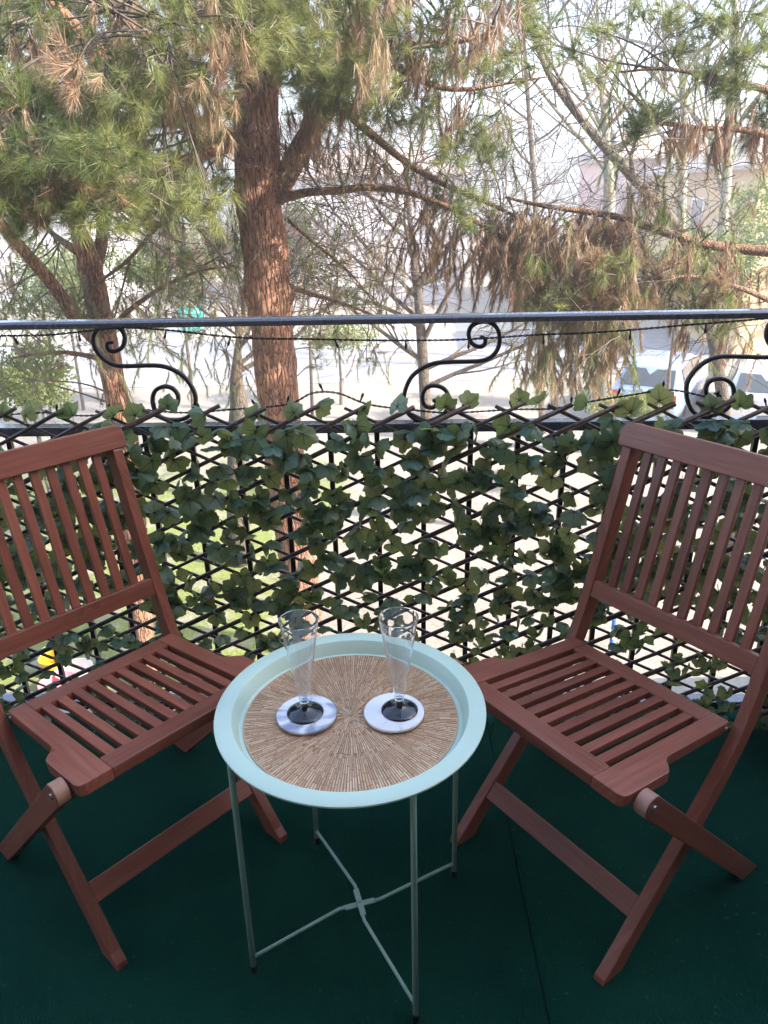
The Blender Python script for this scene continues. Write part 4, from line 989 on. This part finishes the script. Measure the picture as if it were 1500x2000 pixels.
for (x, y, rx, ry, n, kd, tn) in [(1270,225,34,30,22,'g',.12),(1240,250,22,30,14,'g',.08),(1300,215,26,24,10,'g',.2),(1370,140,44,30,18,'g',.25),(1430,170,44,40,26,'g',.2),(1460,110,44,36,18,'g',.25),(1480,240,30,50,26,'g',.1),(1495,290,26,40,18,'d',.2),(1410,290,20,40,14,'d',.1),(1350,270,34,16,12,'d',.3),(1320,300,34,20,12,'d',.6),(1180,60,40,26,8,'g',.3),(1240,30,40,26,8,'g',.3),(1340,50,44,26,12,'g',.3),(1440,20,50,40,20,'g',.3),(1490,60,30,40,14,'g',.2),(1120,100,34,30,8,'g',.5),(1170,150,30,20,6,'g',.5),(1330,100,30,20,8,'g',.3),(1390,60,40,30,12,'g',.4),(1300,30,34,24,8,'g',.4),(1060,60,34,40,9,'g',.4),(1000,110,34,30,8,'g',.3)]:
    p3.clump(x, y, 6.2 + rr_.uniform(-.3, .3), rx, ry, int(n * 1.0), kd, 0.22, hang=(kd == 'd'), tint=tn)
for i in range(200):
    x = rr_.uniform(985, 1240); yb = 395 + (x - 985) * 0.08 + abs(rr_.gauss(0, 75))
    p3.strand(x, yb, 6.3 + rr_.uniform(-.4, .4), rr_.uniform(.25, .65), 'd' if rr_.random() < .88 else 'g', rr_.uniform(.0, .9))
for i in range(70):
    p3.strand(rr_.uniform(1040, 1230), rr_.uniform(560, 690), 6.3 + rr_.uniform(-.4, .5), rr_.uniform(.3, .7), 'd' if rr_.random() < .5 else 'g', rr_.uniform(.55, 1))
for i in range(60):
    p3.strand(rr_.uniform(1230, 1440), rr_.uniform(430, 560), 6.3 + rr_.uniform(-.4, .4), rr_.uniform(.2, .45), 'd' if rr_.random() < .5 else 'g', rr_.uniform(.2, .9), 10)
for i in range(60):
    p3.clump(rr_.uniform(1020, 1440), rr_.uniform(500, 620), 6.1 + rr_.uniform(-.4, .4), 34, 26, 6, 'g' if rr_.random() < .6 else 'd', 0.25, hang=rr_.random() < .4, tint=rr_.uniform(.2, .8))
for i in range(20):
    x = rr_.uniform(1040, 1220); p3.clump(x, rr_.uniform(590, 760), 6.2 + rr_.uniform(-.4, .4), 20, 40, 5, 'g' if rr_.random() < .45 else 'd', 0.25, hang=True, tint=rr_.uniform(.55, 1), stem=False)
for (x, y, n) in [(1290,430,8),(1250,410,6),(1345,690,6),(1400,640,8),(1450,600,10),(1330,640,6),(1480,560,6),(1420,680,6)]: p3.clump(x, y, 6.2, 30, 30, n, 'd' if n == 6 else 'g', 0.2, hang=True, tint=.4)
p3.bare_twigs(1200, 440, 6.4, 240, 80, 50, 0.5); p3.bare_twigs(1330, 280, 6.3, 130, 90, 36, 0.5); p3.bare_twigs(1250, 620, 6.2, 220, 90, 50, 0.55)
for i in range(110):
    p3.strand(rr_.uniform(1180, 1510), rr_.uniform(60, 420), 6.4 + rr_.uniform(-.4, 1.4), rr_.uniform(.15, .45), 'g' if rr_.random() < .7 else 'd', rr_.uniform(.1, .9), 9)
for i in range(60):
    p3.strand(rr_.choice((rr_.uniform(980, 1200), rr_.uniform(1360, 1500))), rr_.uniform(540, 700), 6.8 + rr_.uniform(-.4, 1.4), rr_.uniform(.2, .5), 'g' if rr_.random() < .6 else 'd', rr_.uniform(.5, 1), 8)
p3.bare_twigs(1150, 330, 7.0, 200, 160, 60, 0.7); p3.bare_twigs(1380, 420, 7.0, 120, 160, 40, 0.7)
p3.finish()

# ---- bare deciduous trees
def bare_tree(pix, mat, label, seed, levels=4, spread=0.55, l0=1.8, nb=7, start=0.3, name='bare_tree', up=0.25, group='bare trees behind the pines'):
    r = random.Random(seed); base = at_y(*pix[0][:3]); base.z = GROUND
    root = empty(name, base); tag(root, label, 'tree', group)
    pts = catmull([at_y(a, b, Y) for a, b, Y, w in pix], 6); rr = [max(0.004, v.x) for v in catmull([Vector((w * mpp(Y) / 2, 0, 0)) for a, b, Y, w in pix], 6)]
    pts = [Vector((pts[0].x, pts[0].y, GROUND - 0.05))] + pts[1:]
    tube('trunk', [p - base for p in pts], rr, mat, root, 12)
    T = Tubes(); T2 = Tubes()
    def grow(p, d, L, rad0, lev):
        n = 5; q = [p]; 
        for i in range(n):
            d = (d + Vector((r.gauss(0, .13), r.gauss(0, .13), r.gauss(0, .10) + 0.04 * up))).normalized(); q.append(q[-1] + d * L / n)
        tb = T if lev >= levels - 1 else T2
        tb.add([a - base for a in q], [max(0.0022, rad0 * (1 - 0.12 * i)) for i in range(n + 1)], 6 if lev >= levels - 1 else (4 if lev > 1 else 3), False)
        if lev <= 0: return
        for k in range(r.randint(3, 5)):
            i = r.randint(1, n); e = Vector((r.gauss(0, 1), r.gauss(0, 1), r.gauss(0, 0.7))); e = (e - d * e.dot(d)).normalized()
            grow(q[i], (d + e * r.uniform(0.4, 0.95) + Vector((0, 0, up * 0.5))).normalized(), L * r.uniform(0.45, 0.7), rad0 * 0.5, lev - 1)
    for k in range(nb):
        i = int(len(pts) * (start + (0.98 - start) * k / max(1, nb - 1))); i = min(i, len(pts) - 1)
        a = r.uniform(0, 2 * math.pi); d = Vector((math.cos(a) * 1.2, math.sin(a) * 0.8, r.uniform(0.35, 1.2))).normalized()
        grow(pts[i], d, l0 * r.uniform(0.7, 1.15) * (1 - 0.4 * k / nb), rr[i] * 0.5, levels - 1)
    T.build('branches', mat, root); T2.build('twigs', M['twig'], root)
bare_tree([(838,1010,12.0,30),(834,850,12.0,26),(828,740,12.0,23),(822,640,12.0,21),(815,560,12.0,17),(806,480,12.0,13),(798,400,12.1,10),(790,300,12.2,6)], M['grey_bark'], 'slender bare grey tree right of the big pine, fanning upwards', 31, 5, l0=2.8, nb=20, start=0.27)
bare_tree([(462,1060,10.5,46),(464,860,10.5,42),(467,790,10.5,38),(462,745,10.5,28),(464,690,10.5,16),(470,640,10.5,11),(480,580,10.5,6)], M['grey_bark'], 'low bare tree forking just left of the big pine trunk', 32, 5, l0=2.2, nb=13, start=0.55)
bare_tree([(1178,860,15.5,34),(1180,620,15.5,30),(1184,480,15.5,26),(1190,380,15.5,22),(1186,300,15.5,15),(1178,200,15.5,11),(1170,80,15.5,8),(1166,-20,15.5,5)], M['pale_bark'], 'pale bare tree with fan of upright limbs behind the dry pine bough', 33, 5, l0=3.6, nb=14, start=0.5, up=0.6)
bare_tree([(1060,880,17,14),(1052,600,17,12),(1046,400,17,11),(1036,260,17,9),(1026,120,17,7),(1015,-40,17,4)], M['grey_bark'], 'thin straight bare sapling with pale stem', 34, 3, l0=1.8, nb=9, start=0.5, up=0.5)
bare_tree([(1322,740,24,22),(1325,640,24,20),(1328,480,24,19),(1334,330,24,17),(1335,180,24,14),(1326,60,24,11),(1318,-60,24,7)], M['pale_bark'], 'pale trunk of tall bare tree, left one of the pair at right', 35, 4, l0=4.2, nb=8, start=0.5, up=0.5)
bare_tree([(1392,760,22,24),(1396,680,22,22),(1404,520,22,21),(1416,400,22,19),(1424,250,22,17),(1432,80,22,13),(1438,-60,22,8)], M['pale_bark'], 'pale trunk of tall bare tree, right one of the pair at right', 36, 4, l0=4.0, nb=8, start=0.5, up=0.5)
# leaning bare limb crossing behind the bough
bare_tree([(1440,1000,10.5,28),(1400,700,10.5,24),(1350,500,10.5,22),(1300,415,10.4,20),(1235,345,10.3,19),(1165,268,10.2,17),(1110,200,10.1,14),(1070,140,10.0,11),(1040,60,9.9,8),(1020,-40,9.8,5)], M['grey_bark'], 'leaning bare tree slanting to the upper left behind the pine bough', 37, 3, l0=1.7, nb=9, start=0.45)

# ---- leafy shrubs and far trees
def leafy(px, py, Y, w, h, label, seed, n=2600, ls=0.06, tint=0.5, trunk=True, name='shrub', cat='shrub', mat=None):
    c = at_y(px, py, Y); k = mpp(Y); rng = np.random.default_rng(seed); rw, rh = w * k / 2, h * k / 2
    base = Vector((c.x, c.y, GROUND)); root = empty(name, base); tag(root, label, cat, 'leafy shrubs in the garden')
    nc = 26; cc = norm(rng.normal(size=(nc, 3))) * (rng.random((nc, 1)) ** 0.4) * np.array([rw * 0.8, rw * 0.7, rh * 0.8])
    ci = rng.integers(0, nc, n); P = cc[ci] + norm(rng.normal(size=(n, 3))) * (rng.random((n, 1)) ** 0.5) * np.array([rw, rw, rh]) * 0.34 + np.array(c - base)
    P[:, 2] = np.maximum(P[:, 2], 0.02)
    a = norm(rng.normal(size=(n, 3))); b = norm(np.cross(a, rng.normal(size=(n, 3))))
    s = ls * rng.uniform(0.6, 1.3, (n, 1))
    V = np.stack([P - a * s * 0.5, P + b * s * 0.32, P + a * s * 0.5], 1); V2 = np.stack([P + a * s * 0.5, P - b * s * 0.32, P - a * s * 0.5], 1)
    t = np.clip(rng.normal(tint, 0.22, nc)[ci] + rng.normal(0, 0.1, n), 0, 1)
    tri_cloud('foliage', np.concatenate([V, V2]), mat or M['shrub'], np.concatenate([t, t]), root)
    T = Tubes(); r = random.Random(seed); z = (c - base)
    fork = Vector((r.uniform(-.1, .1), r.uniform(-.1, .1), max(0.1, z.z - rh * 0.75)))
    T.add([Vector((0, 0, -0.05)), fork * 0.5 + Vector((r.uniform(-.08, .08), 0, 0)), fork], [0.05, 0.04, 0.032], 7, False)
    for i in range(12):
        q = Vector(cc[i % nc]) + z; q.z = max(q.z, 0.2); m_ = fork.lerp(q, 0.5) + Vector((r.uniform(-.1, .1), r.uniform(-.1, .1), 0.05))
        T.add([fork, m_, q], [0.022, 0.014, 0.005], 5, False)
    T.build('stems', M['grey_bark'], root)
leafy(60, 740, 11.5, 230, 170, 'yellow green bush at the lower left behind the leaning pine', 51, 5200, 0.07, 0.85)
leafy(340, 520, 17.0, 300, 170, 'pale green shrub between the two pine trunks', 52, 5200, 0.09, 0.75)
leafy(120, 560, 20.0, 330, 200, 'pale green shrub at far left behind the forked pine', 53, 5200, 0.10, 0.7)
leafy(590, 470, 19.0, 120, 200, 'narrow pale green shrub just right of the big trunk', 54, 3000, 0.09, 0.6)
leafy(1345, 520, 16.5, 230, 170, 'light green bush behind the right pair of pale trunks', 55, 4200, 0.08, 0.8)
leafy(1225, 800, 13.0, 200, 80, 'straw yellow bush beside the parked cars', 56, 4000, 0.06, 0.95)
leafy(1460, 480, 18.0, 130, 260, 'green bush in front of the ochre house', 57, 3600, 0.09, 0.6)
leafy(660, 650, 20.0, 200, 80, 'low yellowish bush right of the big trunk', 58, 2600, 0.08, 0.9)

# ================================================================ HOUSES
M['pale_wall'] = principled('pale_lilac_plaster', (0.50, 0.46, 0.47), 0.9, noise_amt=0.07, nscale=0.8, bumps=0.2, bscale=30)
M['cream_wall'] = principled('cream_plaster', (0.62, 0.55, 0.42), 0.9, noise_amt=0.07, nscale=0.8, bumps=0.2, bscale=30)
M['pink_wall'] = principled('pink_plaster', (0.55, 0.40, 0.36), 0.9, noise_amt=0.07, nscale=0.8, bumps=0.2, bscale=30)
M['ochre_wall'] = principled('ochre_plaster', (0.60, 0.42, 0.24), 0.9, noise_amt=0.08, nscale=0.8, bumps=0.2, bscale=30)
M['roof_tile'] = principled('clay_roof', (0.44, 0.35, 0.30), 0.9, noise_amt=0.2, nscale=4, bumps=0.6, bscale=20)
M['glass'] = principled('window_glass', (0.05, 0.06, 0.07), 0.08, nscale=2); M['blind'] = principled('pale_roller_blind', (0.40, 0.38, 0.37), 0.5, nscale=2)
M['white_frame'] = principled('white_window_frame', (0.75, 0.74, 0.70), 0.5, nscale=5)
def house(x0, x1, Y, ztop, depth, wall, label, cols, rows, rz=0.0, side=False):
    root = empty('house', ((x0 + x1) / 2, Y, GROUND), rz); tag(root, label, 'house')
    w = (x1 - x0) / 2; h = ztop - GROUND
    box('wall', (-w, 0, -0.2), (w, depth, h), wall, root)
    o = 0.45; rh = 1.3
    vs = [(-w - o, -o, h), (w + o, -o, h), (w + o, depth + o, h), (-w - o, depth + o, h), (-w * 0.55, depth / 2, h + rh), (w * 0.55, depth / 2, h + rh)]
    vs = [(a, b, c + 0.12) for a, b, c in vs] + [(-w - o, -o, h), (w + o, -o, h), (w + o, depth + o, h), (-w - o, depth + o, h)]
    pyd('roof', vs, [(0, 1, 5, 4), (1, 2, 5), (2, 3, 4, 5), (3, 0, 4), (6, 7, 1, 0), (7, 8, 2, 1), (8, 9, 3, 2), (9, 6, 0, 3), (9, 8, 7, 6)], M['roof_tile'], root)
    for r_ in range(rows):
        for c_ in range(cols):
            cx = -w + (c_ + 0.5) * 2 * w / cols; cz = 1.0 + r_ * (h - 0.6) / rows
            fr = box('window', (cx - 0.55, -0.05, cz), (cx + 0.55, 0.05, cz + 1.35), M['white_frame'], root)
            for sx in (-1, 1): box('pane', (cx + (sx - 1) * 0.24 + 0.02 if sx > 0 else cx - 0.48, -0.062, cz + 0.08), (cx + 0.48 if sx > 0 else cx - 0.02, -0.052, cz + 1.27), M['blind'], fr)
            box('sill', (cx - 0.65, -0.16, cz - 0.09), (cx + 0.65, -0.052, cz - 0.003), M['white_frame'], fr)
    if side:
        for r_ in range(rows):
            cz = 1.0 + r_ * (h - 0.6) / rows
            fr = box('window', (-w - 0.05, depth * 0.4, cz), (-w + 0.05, depth * 0.4 + 1.1, cz + 1.35), M['white_frame'], root)
            box('pane', (-w - 0.062, depth * 0.4 + 0.08, cz + 0.08), (-w - 0.052, depth * 0.4 + 1.02, cz + 1.27), M['glass'], fr)
    return root
X = lambda px, Y: at_y(px, 500, Y).x
house(X(548, 40), X(900, 40), 40, at_y(720, 345, 40).z, 9, M['pale_wall'], 'pale lilac two storey house behind the slender bare tree', 4, 2)
house(X(1205, 36), X(1300, 36), 36, at_y(1250, 310, 36).z, 8, M['pink_wall'], 'narrow pink house behind the bare trees at right', 1, 2)
house(X(1308, 34), X(1440, 34), 34, at_y(1370, 330, 34).z, 9, M['cream_wall'], 'cream house with white window frames behind the pale trunks', 2, 2)
house(X(1462, 25), X(1462, 25) + 9, 25, at_y(1480, 330, 25).z, 10, M['ochre_wall'], 'ochre yellow house at the far right edge', 3, 2, side=True)
house(X(-260, 42), X(190, 42), 42, at_y(0, 400, 42).z, 9, M['pale_wall'], 'long pale house at far left behind the shrubs', 5, 2)

# ================================================================ CARS
def car(loc, rz, paint, label):
    root = empty('parked_car', loc, rz); tag(root, label, 'car', 'cars parked on the road')
    # stations along x (length): x, half width, belt z, bottom z ; nose at +x
    st = [(-2.08, 0.62, 0.86, 0.45), (-2.0, 0.80, 0.92, 0.32), (-1.6, 0.86, 0.95, 0.24), (-0.6, 0.88, 0.93, 0.22), (0.6, 0.88, 0.91, 0.22), (1.1, 0.87, 0.88, 0.22), (1.7, 0.83, 0.78, 0.26), (2.02, 0.72, 0.66, 0.32), (2.10, 0.55, 0.58, 0.42)]
    bm = bmesh.new(); rings = []
    for x, w, zb, z0 in st:
        pr = [(-w * 0.94, z0), (-w, (z0 + zb) * 0.5), (-w * 0.96, zb - 0.05), (-w * 0.86, zb), (0, zb + 0.03), (w * 0.86, zb), (w * 0.96, zb - 0.05), (w, (z0 + zb) * 0.5), (w * 0.94, z0)]
        rings.append([bm.verts.new((x, a, b)) for a, b in pr])
    for i in range(len(st) - 1):
        for k in range(8): bm.faces.new((rings[i][k], rings[i][k + 1], rings[i + 1][k + 1], rings[i + 1][k]))
        bm.faces.new((rings[i][8], rings[i][0], rings[i + 1][0], rings[i + 1][8]))
    bm.faces.new(rings[0]); bm.faces.new(rings[-1][::-1])
    bmesh.ops.subdivide_edges(bm, edges=bm.edges[:], cuts=1, smooth=0.6, use_grid_fill=True)
    bm_obj('body', bm, paint, root, True)
    cs = [(-2.0, 0.72, 0.93), (-1.55, 0.64, 1.36), (-0.9, 0.61, 1.47), (0.0, 0.60, 1.47), (0.35, 0.63, 1.40), (1.12, 0.74, 0.92)]
    bm = bmesh.new(); rings = []
    for x, w, z in cs:
        zl = 0.90; rings.append([bm.verts.new(p) for p in ((x, -0.80 if z > 1 else -w, zl), (x, -w, max(zl + 0.01, z - 0.05)), (x, -w * 0.85, max(zl + 0.02, z)), (x, 0, max(zl + 0.03, z + 0.02)), (x, w * 0.85, max(zl + 0.02, z)), (x, w, max(zl + 0.01, z - 0.05)), (x, 0.80 if z > 1 else w, zl))])
    for i in range(len(cs) - 1):
        for k in range(6): bm.faces.new((rings[i][k], rings[i][k + 1], rings[i + 1][k + 1], rings[i + 1][k]))
    bm.faces.new(rings[0]); bm.faces.new(rings[-1][::-1])
    bm_obj('roof', bm, paint, root, False)
    def pane(name, pts): 
        P_ = [Vector(p) for p in pts]; nn = (P_[1] - P_[0]).cross(P_[2] - P_[0]).normalized(); c = sum(P_, Vector()) / len(P_)
        if nn.dot(c - Vector((-0.3, 0, 1.0))) < 0: nn = -nn
        vs = [p + nn * 0.012 for p in P_] + [p + nn * 0.002 for p in P_]; n = len(P_)
        pyd(name, vs, [tuple(range(n)), tuple(range(n, 2 * n))[::-1]] + [(i, (i + 1) % n, n + (i + 1) % n, n + i) for i in range(n)], M['glass'], root)
    pane('windscreen', [(1.06, -0.66, 0.97), (1.06, 0.66, 0.97), (0.42, 0.56, 1.36), (0.42, -0.56, 1.36)])
    pane('rear_window', [(-1.95, -0.62, 0.99), (-1.95, 0.62, 0.99), (-1.58, 0.56, 1.33), (-1.58, -0.56, 1.33)])
    for s in (-1, 1):
        def sw(x, z): return (x, s * (0.80 + (0.615 - 0.80) * (z - 0.90) / 0.53), z)
        pane('side_window', [sw(0.78, 0.97), sw(-0.28, 0.97), sw(-0.28, 1.38), sw(0.28, 1.36)]); pane('side_window', [sw(-0.36, 0.97), sw(-1.5, 0.99), sw(-1.35, 1.33), sw(-0.36, 1.38)])
        box('tail_light', (-2.075, s * 0.62 - 0.11, 0.68), (-1.96, s * 0.62 + 0.13, 0.86), M['red_lamp'], root, 0.02)
        box('headlight', (1.90, s * 0.58 - 0.14, 0.56), (2.06, s * 0.58 + 0.12, 0.68), M['white_frame'], root, 0.02)
        for x in (-1.28, 1.30):
            wh = empty('wheel'); wh.parent = root; wh.location = (x, s * 0.80, 0.31)
            def disc(nm, r0, r1, t, mt):
                b = bmesh.new(); bmesh.ops.create_cone(b, cap_ends=True, segments=28, radius1=r0, radius2=r1, depth=t, matrix=Matrix.Rotation(rad(90 * -s), 4, 'X')); bm_obj(nm, b, mt, wh)
            disc('tyre', 0.31, 0.30, 0.19, M['black_plastic']); disc('rim', 0.20, 0.17, 0.205, M['steel'])
    box('number_plate', (-2.10, -0.24, 0.60), (-2.078, 0.24, 0.71), M['white_frame'], root)
    return root
M['red_lamp'] = principled('red_lamp_plastic', (0.55, 0.03, 0.02), 0.2, nscale=10)
M['silver_paint'] = principled('silver_car_paint', (0.36, 0.46, 0.66), 0.25, metal=0.4, noise_amt=0.03, nscale=2, coat=0.8)
M['white_paint'] = principled('white_car_paint', (0.72, 0.72, 0.74), 0.22, metal=0.3, noise_amt=0.05, nscale=2, coat=0.8)
pa = at_z(1285, 790, GROUND); car((at_y(1302, 700, 19.0).x, 19.0, GROUND), rad(58), M['silver_paint'], 'pale blue hatchback with red tail light, seen from its rear beyond the railing')
car((at_y(1490, 760, 18.2).x, 18.2, GROUND), rad(64), M['white_paint'], 'white car at the right edge, half hidden by the right scroll')

# ================================================================ SMALL THINGS ON THE GROUND BELOW
bn = at_z(378, 652, GROUND); rc = empty('recycling_container', (bn.x, 29.0 + 2.6, GROUND + 0.14)); rc.location.x = at_y(376, 640, 31.6).x
tag(rc, 'turquoise recycling container on the far pavement', 'container')
M['teal'] = principled('turquoise_plastic', (0.03, 0.42, 0.40), 0.4, nscale=4)
bm = bmesh.new(); 
rg = [[bm.verts.new((a * s, b * s, z)) for a, b in ((-.45, -.4), (.45, -.4), (.45, .4), (-.45, .4))] for s, z in ((0.85, 0.12), (1.0, 0.80))]
for k in range(4): bm.faces.new((rg[0][k], rg[0][(k + 1) % 4], rg[1][(k + 1) % 4], rg[1][k]))
bm.faces.new(rg[0][::-1]); bm.faces.new(rg[1]); bm_obj('bin_body', bm, M['teal'], rc)
tube('lid', [(-0.47, 0.0, 0.72), (0.47, 0.0, 0.72)], 0.33, M['teal'], rc, 20)
for sx in (-.3, .3):
    for sy in (-.26, .26): lathe('castor', [(0, 0), (.07, 0), (.07, .1), (0, .12)], M['black_plastic'], rc, 12, loc=(sx, sy, 0))
pp = at_z(1189, 1300, GROUND); po = empty('marker_post', pp); tag(po, 'blue and white striped post standing on the gravel behind the trellis', 'post')
M['blue_plastic'] = principled('blue_plastic', (0.03, 0.16, 0.60), 0.4, nscale=6)
for i in range(5): tube('band', [(0, 0, i * 0.13), (0, 0, i * 0.13 + 0.128)], 0.024, M['blue_plastic'] if i % 2 == 0 else M['white_frame'], po, 14, False)
lathe('foot', [(0, 0.0), (0.10, 0.0), (0.095, 0.02), (0.03, 0.05), (0, 0.05)], M['blue_plastic'], po, 20)
M['yellow_plastic'] = principled('yellow_plastic', (0.85, 0.45, 0.02), 0.4, nscale=8); M['pink_plastic'] = principled('pink_plastic', (0.80, 0.22, 0.26), 0.4, nscale=8)
tb = at_z(108, 1318, GROUND); bk = empty('toy_bucket', tb); tag(bk, 'small yellow plastic bucket on the grass behind the trellis', 'bucket')
lathe('pail', [(0, 0.0), (0.10, 0.0), (0.14, 0.24), (0.15, 0.245), (0.15, 0.255), (0.134, 0.25), (0.095, 0.01), (0, 0.01)], M['yellow_plastic'], bk, 28)
tube('handle', [(0.14 * math.cos(t), 0.02, 0.25 + 0.15 * math.sin(t)) for t in [math.pi * i / 12 for i in range(13)]], 0.006, M['white_frame'], bk, 6)
for (px, py, mt, lb) in ((118, 1352, 'pink_plastic', 'small pink plastic bowl lying on the grass'), (148, 1326, 'white_frame', 'small white plastic bowl beside the yellow bucket')):
    q = at_z(px, py, GROUND); e = empty('toy_bowl', q); tag(e, lb, 'bowl', 'plastic bowls on the grass')
    lathe('shell', [(0, 0.0), (0.09, 0.0), (0.17, 0.06), (0.21, 0.14), (0.222, 0.145), (0.222, 0.152), (0.205, 0.150), (0.16, 0.068), (0.085, 0.012), (0, 0.012)], M[mt], e, 28)
    lathe('base_ring', [(0.07, -0.004), (0.085, -0.004), (0.085, 0.004), (0.07, 0.004)], M[mt], e, 24, closed=True)
# ================================================================ HAZE
def haze_mat():
    m, nt, out = new_mat('thin_haze')
    v = N(nt, 'ShaderNodeVolumePrincipled'); v.inputs['Color'].default_value = (0.93, 0.95, 1.0, 1); v.inputs['Density'].default_value = HAZE; v.inputs['Anisotropy'].default_value = 0.25
    nt.links.new(v.outputs[0], out.inputs['Volume']); return m
HAZE = 0.0055
hz = box('haze', (-310, -70, GROUND - 1.0), (310, 270, 22.0), haze_mat()); tag(hz, kind='stuff')
hz['label'] = 'thin pale haze in the air over the garden and the hills'; hz['category'] = 'haze'
#=END=
